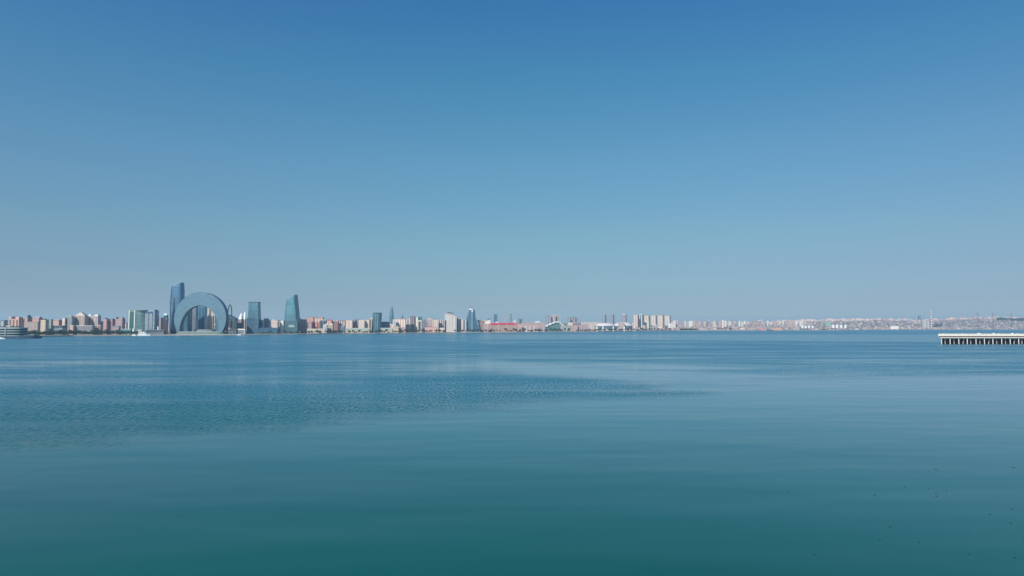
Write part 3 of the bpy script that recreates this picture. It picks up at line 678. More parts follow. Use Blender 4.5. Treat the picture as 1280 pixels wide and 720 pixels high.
L6 = [
 ('apartment_block', 491, 495, 399.6, 170, 'white', 'white narrow front at the left of the orange striped block', 'sparse', 'flat', None, 1, 'grey'),
 ('apartment_block', 494.5, 507.5, 398.8, 175, 'orange', 'orange and white striped block with a pink roof', 'grid', 'flat', 'rose', 4, 'white'),
 ('low_house', 491, 499, 408, 90, 'sand', 'low brownish house in front of the orange striped block', 'sparse', 'flat', None, 0, None),
 ('low_house', 499, 508, 409.2, 85, (.4, .3, .28), 'low pinkish-grey row house right of the brownish one', 'dense', 'flat', 'pale', 0, None),
 ('apartment_block', 507, 513.5, 398.8, 190, 'pale', 'pale mauve block left of the dark red-brown tower', 'sparse', 'flat', None, 1, 'mauve'),
 ('apartment_block', 512.5, 518.8, 395.4, 220, 'brown', 'dark red-brown tower with grey stripes, taller than its neighbours', 'dense', 'flat', 'brown', 2, 'bluegrey'),
 ('apartment_block', 519, 522.8, 396.8, 210, 'white', 'white half of the tower pair right of the dark red-brown tower', 'sparse', 'flat', None, 0, None),
 ('apartment_block', 521.5, 527.5, 396.2, 230, 'teal', 'teal glass tower touching the white tower', 'curtain', 'flat', 'slate', 0, None),
 ('apartment_block', 521.8, 527.6, 401.6, 150, 'cream', 'cream block with yellow trim in front of the teal glass tower', 'grid', 'hip', 'cream', 1, 'dark'),
 ('apartment_block', 526.5, 533, 399.6, 190, 'green', 'grey-green glass block with dark stripes right of the cream block', 'ribbon', 'flat', 'brown', 2, 'slate'),
 ('apartment_block', 532.5, 541.5, 399, 220, (.42, .31, .30), 'dull pink block with wide flat roof before the orange-striped group', 'sparse', 'pent', 'pale', 2, 'mauve'),
 ('low_house', 531, 546, 409.6, 90, 'pink', 'long low house with pink sloped roof by the promenade trees', 'sparse', 'hip', 'rose', 0, None),
 ('low_house', 549, 556, 411, 70, 'cream', 'small cream pavilion with curved roof left of the arched white block', 'sparse', 'hip', 'cream', 0, None),
 ('apartment_block', 541, 548.5, 399.4, 180, 'white', 'white block with orange stripes and dark roof', 'grid', 'pent', 'slate', 3, 'orange'),
 ('apartment_block', 548, 556.5, 400, 190, 'pale', 'grey-white block with brown and blue stripes left of the arched white block', 'grid', 'flat', 'grey', 3, 'slate'),
]
for n, x0, x1, yt, off, col, lab, sty, roof, rc, st, stc in L6:
    B(n, x0, x1, yt, off, col, lab, sty, 18, roof=roof, roofc=rc, strips=st, stripc=stc or 'dark', cat='house' if n == 'low_house' else 'apartment block')

# arched white block with falling roofline
Y = shore(563) + 160; gz = ground(563, Y); bx = X(563, Y)
t = empty('arched_white_block', (bx, Y, gz)); tag(t, 'large white block with orange stripes, its roofline curving down to the right', 'apartment block')
prof = [(556, 392.4), (559, 392.3), (562, 392.9), (565, 393.8), (568, 395), (570.5, 396.5)]
mb = MB()
for (a, ya), (b, yb) in zip(prof, prof[1:]):
    x_0, x_1 = X(a, Y) - bx, X(b, Y) - bx
    mb.prism([(x_0, 0), (x_1, 0), (x_1, 26), (x_0, 26)], -3, [Z(ya, Y) - gz, Z(yb, Y) - gz, Z(yb, Y) - gz, Z(ya, Y) - gz])
mb.build('wall', M['sparse'], t, C['white'])
mb = MB()
for (a, ya), (b, yb) in zip(prof, prof[1:]):
    x_0, x_1 = X(a, Y) - bx, X(b, Y) - bx; z0, z1 = Z(ya, Y) - gz, Z(yb, Y) - gz
    mb.prism([(x_0, -1), (x_1, -1), (x_1, 27), (x_0, 27)], min(z0, z1) - 2.5, [z0 + 1, z1 + 1, z1 + 1, z0 + 1])
mb.build('cornice', M['plain'], t, C['peach'])
for i in range(7):
    a = 557.4 + i * 1.95; x_ = X(a, Y) - bx
    mb = MB(); mb.box(x_ - 1.7, x_ + 1.7, -.6, .2, 2, Z(lerp(prof, a), Y) - gz - 5); mb.build('window_strip', M['strip'], t, [C['slate'], C['orange']][i % 2])
mb = MB(); a0, a1 = X(557.5, Y) - bx, X(567, Y) - bx; zt = Z(391.6, Y) - gz
mb.box(a0, a1, 6, 18, zt, zt + 2.2)
for q in range(5): mb.tube((a0 + 3 + q * 8.5, 12, zt - 9), (a0 + 3 + q * 8.5, 12, zt), .8)
mb.box(a0 + 8, a1 - 14, 8, 16, zt + 4, zt + 7); mb.tube((a0 + 20, 12, zt), (a0 + 20, 12, zt + 14), .7, .3)
mb.build('roof_pergola', M['metal'], t, (.12, .13, .15))
B('striped_slab', 570, 574, 397.6, 165, 'green', 'first grey-green slab with white edges right of the arched white block', 'dense', 18, strips=1, stripc='slate')
B('striped_slab', 574, 577.6, 398.2, 168, 'white', 'white-edged slab with a dark centre stripe next to the framed block', 'dense', 18, strips=1, stripc='dark')
t = B('framed_block', 577.6, 583, 399.5, 140, 'pale', 'pale portal-framed block with dark centre under a red top, left of the spired glass tower', 'plain', 14, roofc='rose', strips=1, stripc='slate')

# --- spired glass tower
Y = shore(590) + 130; gz = ground(590, Y); bx = X(590, Y)
t = empty('spired_tower', (bx, Y, gz)); tag(t, 'blue glass tower with curved sides, white spine and a flared crown with mast', 'skyscraper')
f = lambda p: X(p, Y) - bx; g = lambda y: Z(y, Y) - gz
def plate(name, rows, y0, y1, m, col):
    mb = MB()
    for (ya, a0, b0), (yb, a1, b1) in zip(rows, rows[1:]):
        mb.prism([(f(a0), y0), (f(b0), y0), (f(b0), y1), (f(a0), y1)], g(ya), g(yb), top=[(f(a1), y0), (f(b1), y0), (f(b1), y1), (f(a1), y1)])
    return mb.build(name, m, t, col)
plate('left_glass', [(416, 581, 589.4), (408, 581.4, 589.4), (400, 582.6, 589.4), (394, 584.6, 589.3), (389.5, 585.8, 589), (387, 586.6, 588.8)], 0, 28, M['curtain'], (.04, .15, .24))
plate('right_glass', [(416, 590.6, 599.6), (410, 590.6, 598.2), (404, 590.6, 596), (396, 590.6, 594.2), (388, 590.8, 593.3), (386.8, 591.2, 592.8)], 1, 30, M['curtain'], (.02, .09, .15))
plate('spine', [(416, 589.3, 590.8), (390, 589.3, 590.8)], -1.2, 6, M['mirror'], (.2, .36, .42))
plate('white_spine_top', [(389.9, 589.4, 590.9), (386.6, 589.4, 590.9)], -1.3, 5, M['paint'], C['white'])
plate('white_crown', [(387.2, 586.4, 589.2), (385.2, 587, 589)], -.8, 12, M['paint'], C['white'])
mb = MB(); mb.tube((f(588.2), 8, g(385.2)), (f(588.2), 8, g(384.5)), 6, 12, 16); mb.build('flared_crown', M['metal'], t, (.12, .18, .19))
mb = MB(); mb.tube((f(588.2), 8, g(384.6)), (f(588), 8, g(377.4)), 1.0, .4, 6); mb.build('mast', M['metal'], t, (.3, .33, .35))
mb = MB(); mb.box(f(576), f(591), -16, -3, -3, 13); mb.build('podium', M['ribbon'], t, C['bluegrey'])
B('annexe_block', 595.8, 599.4, 406.5, 100, 'gblue', 'small dark blue annexe at the right foot of the spired glass tower', 'curtain', 16, cat='office building')
# fan-shaped terrace building
Y = shore(601) + 140; gz = ground(601, Y); bx = X(601, Y); t = empty('fan_terrace_building', (bx, Y, gz)); tag(t, 'pink terrace building widening upwards beside the spired glass tower', 'building')
plate('wall', [(415, 600.4, 605), (408, 599.2, 606), (402, 597, 606), (400.4, 596.4, 604)], 0, 22, M['ribbon'], (.52, .34, .28))
mb = MB(); mb.prism([(f(596), -1.2), (f(606.4), -1.2), (f(606.4), 23), (f(596), 23)], g(400.6), [g(400), g(402), g(402), g(400)]); mb.build('roof', M['plain'], t, C['orange'])
B('apartment_block', 603.6, 613.2, 401.2, 230, 'white', 'white block with stepped roof above the start of the long red roof', 'sparse', 20, roof='crown', roofc='white', rh=5)
B('apartment_block', 604.5, 610.5, 405.6, 120, 'pink', 'small pink block between the terrace building and the red-roofed palace', 'grid', 16, strips=1, stripc='mauve')
# long red-roofed building
Y = shore(629) + 140; gz = ground(629, Y); bx = X(629, Y); t = empty('red_roofed_palace', (bx, Y, gz)); tag(t, 'very long pink-beige building under a bright red roof', 'government building')
mb = MB(); mb.box(f(610.5), f(646.5), 0, 34, -3, g(405.9)); mb.build('wall', M['grid'], t, (.46, .30, .25))
mb = MB(); mb.prism([(f(610), -2), (f(647), -2), (f(647), 36), (f(610), 36)], g(405.9), g(403.6), top=[(f(613.5), 12), (f(645.5), 12), (f(645.5), 22), (f(613.5), 22)]); mb.build('roof', M['plain'], t, (.50, .03, .08))
for i in range(4):
    a = 612 + i * 10.4; mb = MB(); mb.box(f(a), f(a + 2), -3, .1, -3, g(405.6)); mb.build('projecting_bay', M['sparse'], t, (.52, .36, .31))
B('low_house', 646.5, 651.5, 405.2, 150, 'pink', 'low pink end building right of the red-roofed palace', 'grid', 18, roofc='rose', cat='house')
# pale far towers behind it
FT = [(609.3, 613.2, 398.3, 'bluegrey', 'short grey twin-peaked tower far behind the white stepped block'), (617.3, 621.6, 393, (.05, .12, .22), 'darkest blue of the far towers above the long red roof'),
      (629.6, 632.8, 394, 'grey', 'faint slim far tower tapering over the middle of the red roof'), (637.3, 640, 392.2, (.17, .25, .26), 'tallest slim grey-green far tower above the red roof'),
      (641.5, 645, 400.8, 'white', 'short pale far tower right of the slim grey-green one'), (647.3, 650, 398.4, 'bluegrey', 'left of two joined grey far towers past the red roof'), (650, 653, 399.2, 'slate', 'right of two joined grey far towers past the red roof')]
for a, b, y, c, lab in FT: B('far_tower', a, b, y, 1400, c, lab, 'curtain' if y in (393, 392.2) else 'dense', 24, cat='skyscraper', roof='pent' if y > 397 else 'flat')

# --- pale district to the stadium
L8 = [
 ('apartment_block', 653, 667, 403.4, 420, (.42, .28, .28), 'long dusky pink row behind the promenade right of the red roof', 4),
 ('apartment_block', 667, 682, 403.2, 420, (.44, .32, .31), 'long mauve-pink row left of the curved white roof', 4),
 ('apartment_block', 652, 662, 407.4, 160, 'pale', 'low pale building with pink walls behind trees near the red roof', 2),
 ('apartment_block', 662, 673, 406.9, 170, 'peach', 'low peach building left of the white-fronted one', 2),
 ('apartment_block', 674, 680, 407, 160, 'pink', 'small pink house-like block just left of the curved white roof', 1),
 ('apartment_block', 682.3, 688.8, 394.6, 900, 'bluegrey', 'blue-grey tower with white top, left of the white-topped pair', 2),
 ('apartment_block', 689, 694.6, 394, 900, 'peach', 'peach tower with white crown in the cluster above the curved white roof', 2),
 ('apartment_block', 694.4, 700.4, 393.6, 905, 'green', 'grey-green tower with white crown in the cluster above the curved white roof', 2),
 ('apartment_block', 709.6, 713, 397.4, 1000, 'bluegrey', 'narrow left part of the flat grey striped tower group', 1),
 ('apartment_block', 713, 719.6, 396.5, 1010, 'slate', 'wide middle part of the flat grey striped tower group', 2),
 ('apartment_block', 719.6, 724, 397.6, 1000, 'bluegrey', 'right part of the flat grey striped tower group', 1),
 ('slab_block', 700, 726, 404.2, 700, 'slate', 'long dark low slab under the flat grey striped towers', 0),
 ('slab_block', 726, 752, 402.8, 760, 'pale', 'long pale low slab right of the flat grey striped towers', 0),
 ('apartment_block', 702, 714, 406.9, 220, 'green', 'greenish low building right of the curved white roof', 3),
 ('apartment_block', 714, 722, 406.4, 240, 'pink', 'pinkish low building behind white trees in the middle of the pale district', 2),
 ('apartment_block', 722, 730, 406.3, 230, 'rose', 'rose low building left of the mauve pair', 2),
 ('apartment_block', 729.5, 735.6, 404.8, 260, (.4, .33, .42), 'taller mauve-grey building left of the oval pavilion', 2),
]
for n, a, b, y, off, c, lab, st in L8:
    B(n, a, b, y, off, c, lab, 'grid' if st else 'dense', 18, strips=st, stripc='mauve', roofc='white' if 'white' in lab and 'crown' in lab else None, cat='apartment block')
# curved white roof hall
Y = shore(692) + 150; gz = ground(692, Y); bx = X(692, Y); t = empty('curved_roof_hall', (bx, Y, gz)); tag(t, 'green glass hall under a white roof sweeping up to the right like a wing', 'hall')
rp = [(681.5, 407.6), (685, 405.8), (689, 404), (693, 402.6), (697, 401.8), (699.5, 402.6), (701, 404.2)]
mb = MB(); gl = MB()
for (a, ya), (b, yb) in zip(rp, rp[1:]):
    x0_, x1_, z0, z1 = f(a), f(b), g(ya), g(yb)
    mb.prism([(x0_, -8), (x1_, -8), (x1_, 50), (x0_, 50)], min(z0, z1) - 2.4, [z0 + 1, z1 + 1, z1 + 1, z0 + 1])
    gl.prism([(x0_, 0), (x1_, 0), (x1_, 44), (x0_, 44)], -3, min(z0, z1) - 2.6)
mb.build('roof', M['paint'], t, C['white']); gl.build('glazing', M['curtain'], t, (.10, .19, .20))
# oval pavilion
Y = shore(741) + 150; gz = ground(741, Y)
mb, loc, _ = loft([(414, 736.6, 746.2), (411, 736.2, 746.6), (407.6, 737.2, 745.6), (406.8, 739, 744)], Y, 36, pw=2)
t = empty('oval_pavilion', loc); tag(t, 'cream oval pavilion with brownish centre on the far promenade', 'pavilion'); mb.build('shell', M['ribbon'], t, C['cream'])
bx = loc[0]; mb = MB(); mb.box(f(739), f(744), -17.6, -12, 4, 14); mb.build('brown_screen', M['plain'], t, C['orange'])
# stadium pair of wide roofs
for xa, xb, yt, lab in ((745, 770, 403.6, 'wide low dome-roofed arena, left of two'), (767, 792, 402.8, 'larger white dome-roofed arena, right of two')):
    xm = (xa + xb) / 2; Y = shore(xm) + 500; gz = ground(xm, Y); bx = X(xm, Y); hw = f(xb)
    t = empty('arena', (bx, Y, gz)); tag(t, lab, 'arena')
    n = 28; mb = MB(); gl = MB()
    E_ = lambda s, z: [(hw * s * cos(2*pi*i/n), 45 + 45 * s * sin(2*pi*i/n)) for i in range(n)]
    lv = [(1.0, g(407.4)), (.97, g(406.2)), (.8, g(404.8)), (.5, g(yt + .3)), (.2, g(yt))]
    for (s0, z0), (s1, z1) in zip(lv, lv[1:]): mb.prism(E_(s0, z0), z0, z1, top=E_(s1, z1), cap=s1 == .2)
    gl.prism(E_(.96, 0), -3, g(407.4)); mb.build('roof', M['paint'], t, (.66, .6, .6)); gl.build('wall', M['ribbon'], t, C['slate'])
for px, nm in ((746, 'far left'), (753.6, 'second from the left'), (766.6, 'middle'), (780.2, 'second from the right'), (792.6, 'far right')):
    B('promenade_pavilion', px - .75, px + .75, 408.2, 90, (.85, .85, .83), 'small bright white block on the promenade before the arenas, %s of five' % nm, 'plain', 6, cat='pavilion', roofc='white')
# tower estate: every tower turned so that its shaded side shows
TW = [(752.5, 758, 393.6, 'mauve', 'left tower of the pair with mauve stripes above the arenas', 900), (763, 768, 393.4, 'mauve', 'right tower of the pair with mauve stripes above the arenas', 900),
      (777.4, 783.4, 393.1, 'rose', 'lone rose tower with white top above the right arena', 900), (792, 799, 393.8, 'orange', 'orange-pink tower leading the row of towers', 850),
      (798, 805, 393.6, 'teal', 'wide tower with a turquoise front panel and white top', 840), (805.5, 812.6, 394.6, 'peach', 'first of the four matching pink towers with dark right sides', 850),
      (814, 821.2, 394.6, 'peach', 'second of the four matching pink towers, counting from the turquoise one', 860), (822.4, 830, 394.3, 'peach', 'third of the four matching pink towers, with white lower edge', 870), (831.2, 838.6, 394.9, 'peach', 'last of the four matching pink towers, at the right end of the row', 880)]
for a, b, y, c, lab, off in TW:
    tt = B('estate_tower', a, b, y, off, c, lab, 'grid' if c != 'teal' else 'curtain', 42, rot=-26 if a > 790 else -20, strips=2, stripc='pale' if a > 790 else 'bluegrey', cat='tower block', group='tower blocks on the far estate', roof='pent' if a in (777.4, 798) else 'flat', roofc='white' if a in (777.4, 798, 792) else None)

# --- far fillers between and behind, each one a block of its own
rnd = random.Random(5)
TAKEN = []
def filler(x0, x1, n, ylo, yhi, olo, ohi, cols, group, names, wlo=3, whi=8):
    for i in range(n):
        wpx = rnd.uniform(wlo, whi); a = x0 + (x1 - x0 - wpx) * (i + rnd.random() * .7) / n; off = rnd.uniform(olo, ohi); c = rnd.choice(cols)
        lab, nm = names(c)
        sh = rnd.uniform(.8, 1.1); cc = tuple(min(.85, k * sh) for k in C[c])
        bld(nm, a, a + wpx, rnd.uniform(ylo, yhi), off, cc, lab, rnd.choice(['grid', 'dense', 'sparse']), rnd.uniform(12, 22), rot=rnd.uniform(-15, 15),
            roof=rnd.choice(['flat', 'flat', 'pent', 'hip', 'crown']), roofc=rnd.choice([None, 'grey', 'rose', 'white']), cat='house' if wpx < 4 else 'apartment block', group=group + ', ' + c)
AD = dict(pink='pink', peach='peach', cream='cream', mauve='mauve', grey='grey', pale='pale', white='white', rose='dusky rose', sand='sand coloured', bluegrey='blue-grey', green='grey-green', slate='slate grey')
K = list('pink peach cream mauve grey pale white rose'.split())
filler(0, 300, 26, 402, 407, 420, 900, K, 'low blocks behind the left waterfront', lambda c: (AD[c] + ' low block half hidden behind the left waterfront row', 'city_block'))
filler(296, 480, 18, 402, 406.5, 420, 900, K, 'low blocks behind the pink row', lambda c: (AD[c] + ' low block half hidden behind the long pink row', 'city_block'))
filler(478, 660, 18, 402, 407, 450, 1000, K, 'low blocks behind the middle towers', lambda c: (AD[c] + ' low block half hidden between the spired tower and the thin pointed tower', 'city_block'))
filler(650, 850, 24, 402.8, 407.5, 500, 1300, K, 'low blocks round the arenas', lambda c: (AD[c] + ' low block among the crowded ones round the two arenas', 'city_block'))
filler(838, 1010, 54, 400.4, 402.6, 900, 1700, ['pink', 'peach', 'pale', 'white', 'mauve', 'grey'], 'blocks on the far shore skyline', lambda c: (AD[c] + ' block on the low skyline right of the tower row', 'city_block'), 1.8, 3.8)

# hillside town on the right: each block stands on its own spot of ground
def hillside(n, x0, x1, slo, shi, hlo, hhi, wlo, whi, cols, group, lab, nm):
    for i in range(n):
        px = x0 + (x1 - x0) * (i + rnd.random()) / n; s = rnd.uniform(slo, shi); Y = shore(px) + s
        gz = ground(px, Y); h = rnd.uniform(hlo, hhi); wpx = rnd.uniform(wlo, whi); c = rnd.choice(cols)
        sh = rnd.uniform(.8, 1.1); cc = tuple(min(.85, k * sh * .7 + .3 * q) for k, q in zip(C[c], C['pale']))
        yt = HOR - (gz + h - CAMH) / Y * F
        bld(nm, px, px + wpx, yt, s, cc, lab % AD[c], rnd.choice(['grid', 'dense', 'sparse']), rnd.uniform(12, 24), rot=rnd.uniform(-30, 20),
            roof=rnd.choice(['flat', 'pent', 'hip']), roofc=rnd.choice([None, 'grey', 'rose', 'white']), cat='house' if h < 14 else 'apartment block', group=group + ', ' + c)
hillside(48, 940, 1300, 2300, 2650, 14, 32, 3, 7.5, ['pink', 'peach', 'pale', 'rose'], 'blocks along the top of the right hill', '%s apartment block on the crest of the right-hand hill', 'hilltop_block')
hillside(34, 840, 1290, 100, 600, 7, 13, 2.5, 6, ['cream', 'pink', 'mauve', 'grey', 'pale', 'sand'], 'buildings by the far right shore', '%s low building close to the far right shore', 'shore_house')

# the rest of the crowded far district reads as one mass
mb = MB()
def mass():
    cols = []
    for i in range(3200):
        px = rnd.uniform(835, 1320) if i < 2600 else rnd.uniform(650, 840); s = rnd.uniform(120, 2600) if i < 2600 else rnd.uniform(250, 1500); Y = shore(px) + s
        if px > 1246 and 1800 < s < 2330: continue
        if (998 < px < 1019 or 1038 < px < 1060) and 420 < s < 760: continue
        crest = px > 960 and s > 2150
        gz = ground(px, Y); h = rnd.choice([5, 7, 9, 12, 16]) if not crest else rnd.choice([12, 16, 20, 24]); w_, d_ = rnd.uniform(9, 26), rnd.uniform(9, 16)
        x_ = X(px, Y); a = rnd.uniform(-.5, .5); ca, sa = cos(a), sin(a)
        pt = [(x_ + ca * p - sa * q, Y + sa * p + ca * q) for p, q in ((-w_/2, -d_/2), (w_/2, -d_/2), (w_/2, d_/2), (-w_/2, d_/2))]
        n0 = len(mb.f); mb.prism(pt, gz - 6, gz + h)
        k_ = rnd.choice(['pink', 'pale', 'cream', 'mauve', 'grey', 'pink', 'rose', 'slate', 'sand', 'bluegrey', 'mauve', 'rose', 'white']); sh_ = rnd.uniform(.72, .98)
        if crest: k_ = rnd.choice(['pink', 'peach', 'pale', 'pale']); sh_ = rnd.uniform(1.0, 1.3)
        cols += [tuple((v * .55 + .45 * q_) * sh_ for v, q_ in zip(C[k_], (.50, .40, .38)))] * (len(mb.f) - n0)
    m, nt, b, N, L = mat('far_house_walls')
    a_ = N.new('ShaderNodeAttribute'); a_.attribute_name = 'tint'; L.new(a_.outputs['Color'], b.inputs['Base Color']); b.inputs['Roughness'].default_value = .9
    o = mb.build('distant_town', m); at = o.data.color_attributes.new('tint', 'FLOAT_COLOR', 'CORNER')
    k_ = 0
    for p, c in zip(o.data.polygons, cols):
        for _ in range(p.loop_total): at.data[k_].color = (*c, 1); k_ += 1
    tag(o, 'mass of tiny pale houses covering the far slopes on the right', 'town', kind='stuff')
mass()

# ------------------------------------------------------------------ round stacked waterfront building at the left edge
Y = shore(10) - 230; bx = X(-2, Y); t = empty('stacked_terminal', (bx, Y, 0)); tag(t, 'low rounded waterfront building of stacked white decks and dark blue glass at the left edge', 'building')
def decks(hw, dp, n=44): return [(hw * (1 if cos(a) > 0 else -1) * abs(cos(a)) ** .55, dp * (1 if sin(a) > 0 else -1) * abs(sin(a)) ** .7) for a in [2 * pi * (i + .5) / n for i in range(n)]]
gg = lambda y: Z(y, Y)
hw = X(32.6, Y) - bx
for y0, y1, s in ((410.7, 409.4, 1.0), (413.8, 413.0, 1.0), (416.8, 416.0, .99), (419.9, 419.2, 1.0)):
    mb = MB(); mb.prism(decks(hw * s, 30 * s), gg(y0), gg(y1)); mb.build('deck_slab', M['plain'], t, (.42, .52, .46))
for y0, y1 in ((413.0, 410.7), (416.0, 413.8), (419.2, 416.8)):
    mb = MB(); mb.prism(decks(hw * .975, 28), gg(y0), gg(y1)); mb.build('glass_band', M['strip'], t, (.004, .018, .05))
mb = MB(); mb.prism(decks(hw * .8, 18), gg(409.2), gg(408)); mb.build('glass_band', M['strip'], t, (.015, .04, .08))
mb = MB(); mb.prism(decks(X(50, Y) - bx, 34), -1, gg(420.1)); mb.build('quay_base', M['plain'], t, (.018, .05, .09))
mb = MB(); mb.box(X(32, Y) - bx, X(46, Y) - bx, -10, 10, gg(420.1), gg(418.6)); mb.build('lower_pavilion', M['strip'], t, (.05, .09, .11))
mb = MB(); mb.box(X(10.5, Y) - bx, X(16.5, Y) - bx, -10, 2, gg(408), gg(407.2)); mb.build('roof_canopy', M['paint'], t, C['white'])
for q in (16.6,): mb = MB(); mb.tube((X(q, Y) - bx, -29.5, 0), (X(q, Y) - bx, -29.5, gg(409.2)), 1.0); mb.build('column', M['paint'], t, (.4, .5, .55))

# ------------------------------------------------------------------ trees
leafm, nt_, b_, N_, L_ = mat('tree_leaves')
n_ = noise(nt_, .9, 3, N_.new('ShaderNodeTexCoord').outputs['Object'])
r_ = N_.new('ShaderNodeValToRGB'); L_.new(n_, r_.inputs[0]); r_.color_ramp.elements[0].position = .35; r_.color_ramp.elements[1].position = .65
r_.color_ramp.elements[0].color = (.018, .045, .022, 1); r_.color_ramp.elements[1].color = (.05, .095, .038, 1)
L_.new(r_.outputs[0], b_.inputs['Base Color']); b_.inputs['Roughness'].default_value = .7
barkm = plain('tree_bark', (.09, .065, .045), .9)
def tree_proto(seed, hgt, wid):
    r = random.Random(seed); t = empty('tree', (0, 0, 0))
    mb = MB(); mb.tube((0, 0, -.5), (r.uniform(-.3, .3), 0, hgt * .45), .32, .2, 7)
    for k in range(5):
        a = k * 1.257 + r.random(); mb.tube((0, 0, hgt * .35), (cos(a) * wid * .3, sin(a) * wid * .3, hgt * .68), .16, .06, 5)
    mb.build('trunk', barkm, t)
    mb = MB(); cl = []
    for k in range(11):
        a = r.random() * 6.28; q = r.random() ** .6 * wid * .36; cl.append((cos(a) * q, sin(a) * q, hgt * r.uniform(.42, .84), wid * r.uniform(.13, .24)))
    for (x_, y_, z_, s_) in cl:
        for k in range(26):
            u, v, w_ = r.gauss(0, 1), r.gauss(0, 1), r.gauss(0, 1); l = sqrt(u*u + v*v + w_*w_) or 1; q = s_ * r.uniform(.6, 1.1) / l
            c = (x_ + u * q, y_ + v * q, z_ + w_ * q * .8); e = r.uniform(.35, .8)
            a = [r.uniform(-1, 1) for _ in range(3)]; b = [r.uniform(-1, 1) for _ in range(3)]
            mb.quad(*[tuple(c[i] + e * (sa * a[i] + sb * b[i]) for i in range(3)) for sa, sb in ((-1, -1), (1, -1), (1, 1), (-1, 1))])
    mb.build('crown', leafm, t); return t
protos = [tree_proto(i, h_, w_) for i, (h_, w_) in enumerate([(12, 10), (10, 9), (14, 10), (9, 11)])]
used = set()
def plant(px, off, sc_, label, group):
    k_ = rnd.randrange(4)
    if k_ not in used: used.add(k_); o = protos[k_]
    else: o = copy_tree(protos[k_])
    Y = shore(px) + off; z = 3.3 if off < 22 else ground(px, Y) - .2
    o.location = (X(px, Y), Y, z); s = sc_; o.scale = (s * 1.15, s, s); o.rotation_euler = (0, 0, rnd.uniform(0, 6.28))
    tag(o, label, 'tree', group)
def row(x0, x1, n, olo, ohi, slo, shi, where, skip=.0):
    for i in range(n):
        if rnd.random() < skip: continue
        plant(x0 + (x1 - x0) * (i + rnd.random() * .8) / n, rnd.uniform(olo, ohi), rnd.uniform(slo, shi), 'bushy dark green tree in the belt ' + where, 'trees ' + where)
row(33, 96, 48, 26, 60, 1.15, 1.6, 'between the stacked building and the round-topped tower')
row(96, 172, 56, 26, 60, 1.1, 1.6, 'below the pink towers left of the white yacht')
row(283, 300, 6, 28, 45, .6, .8, 'right of the crescent podium')
row(325, 385, 20, 28, 50, .7, 1.2, 'at the foot of the pointed glass tower', .2)
row(384, 470, 40, 26, 50, .9, 1.35, 'in front of the pink and cream row', .2)
row(470, 600, 62, 26, 55, 1.0, 1.5, 'between the rounded glass block and the spired tower', .2)
row(600, 745, 60, 26, 55, 1.1, 1.8, 'between the red roof and the oval pavilion', .25)
row(745, 840, 38, 26, 50, 1.2, 2.0, 'in front of the two arenas', .25)

# ------------------------------------------------------------------ far right shore: tanks, chimney, park, white beacon
def tank(px, py, s, label):
    Y = shore(px) + 740; gz = ground(px, Y); t = empty('storage_tank', (X(px, Y), Y, gz)); tag(t, label, 'tank', 'white storage tanks')
    k_ = Y / F; zt = max(Z(py - 1.3, Y) - gz, 10); mb = MB(); mb.tube((0, 0, -2), (0, 0, zt * .82), s * k_, s * k_, 20); mb.build('shell', M['paint'], t, (.86, .85, .83))
    mb = MB(); mb.tube((0, 0, zt * .82), (0, 0, zt), s * k_, s * k_ * .15, 20); mb.build('roof', M['paint'], t, (.86, .85, .83))
for i, (px, nm) in enumerate(((1003.2, 'leftmost'), (1007.2, 'second'), (1011.4, 'third'), (1015.8, 'rightmost'))): tank(px, 408.2, 1.35, '%s tank of the lower left row of four white storage tanks' % nm)
for i, (px, nm) in enumerate(((1041.6, 'leftmost'), (1046.3, 'second'), (1051.5, 'third'), (1056.8, 'rightmost'))): tank(px, 407.0, 1.5, '%s tank of the higher right row of four white storage tanks' % nm)
Y = shore(1164.5) + 500; gz = ground(1164.5, Y); t = empty('chimney', (X(1164.5, Y), Y, gz)); tag(t, 'tall slender chimney with red and white rings on the far right shore', 'chimney')
cm, nt_, b_, N_, L_ = mat('ringed_chimney_paint'); u_ = N_.new('ShaderNodeUVMap').outputs[0]; s_ = N_.new('ShaderNodeSeparateXYZ'); L_.new(u_, s_.inputs[0])
L_.new(mixc(nt_, math_n(nt_, 'GREATER_THAN', math_n(nt_, 'FRACT', math_n(nt_, 'DIVIDE', s_.outputs[1], 27.)), .5), (.85, .82, .80), (.50, .07, .06)), b_.inputs['Base Color'])
mb = MB(); mb.tube((0, 0, -2), (0, 0, Z(387.6, Y) - gz), 8, 3.8, 14); mb.build('shaft', cm, t)
mb = MB(); mb.tube((0, 0, -2), (0, 0, 14), 16, 14, 14); mb.build('base', M['paint'], t, C['white'])
mb = MB(); zt = Z(387.6, Y) - gz; mb.tube((0, 0, zt), (0, 0, zt + 3), 5.4, 5.4, 14); mb.build('rim', M['metal'], t, (.2, .2, .2))
for q, (a, b, y) in enumerate(((1153, 1157.2, 401.2), (1157.6, 1161.4, 401.2))): bld('boiler_house', a, b, y, 460, 'white', ['left', 'right'][q] + ' white windowed hall block just left of the striped chimney', 'grid', 30, strips=2, stripc='grey', cat='building')
bld('water_tower', 902.4, 904.4, 400, 600, (.85, .85, .83), 'bright white slim tower on the low skyline right of the tower row', 'plain', 14, cat='tower')
bld('far_tower', 1148, 1151.6, 394.6, 2300, 'bluegrey', 'faint grey tower alone on the skyline left of the striped chimney', 'dense', 24, cat='tower block')
bld('hilltop_hall', 1085.4, 1087, 396.8, 2500, 'rose', 'thin dark spike on the skyline above the low dip of the hill', 'plain', 8, cat='tower')
bld('minaret', 1264.2, 1266, 391.8, 2300, 'rose', 'reddish slim tower on the right-hand skyline above the green strip', 'plain', 10, cat='tower')
bld('white_depot', 1112, 1123.5, 407.6, 250, 'white', 'long bright white low shed on the shore left of the striped chimney', 'plain', 24, cat='shed', roofc='white')
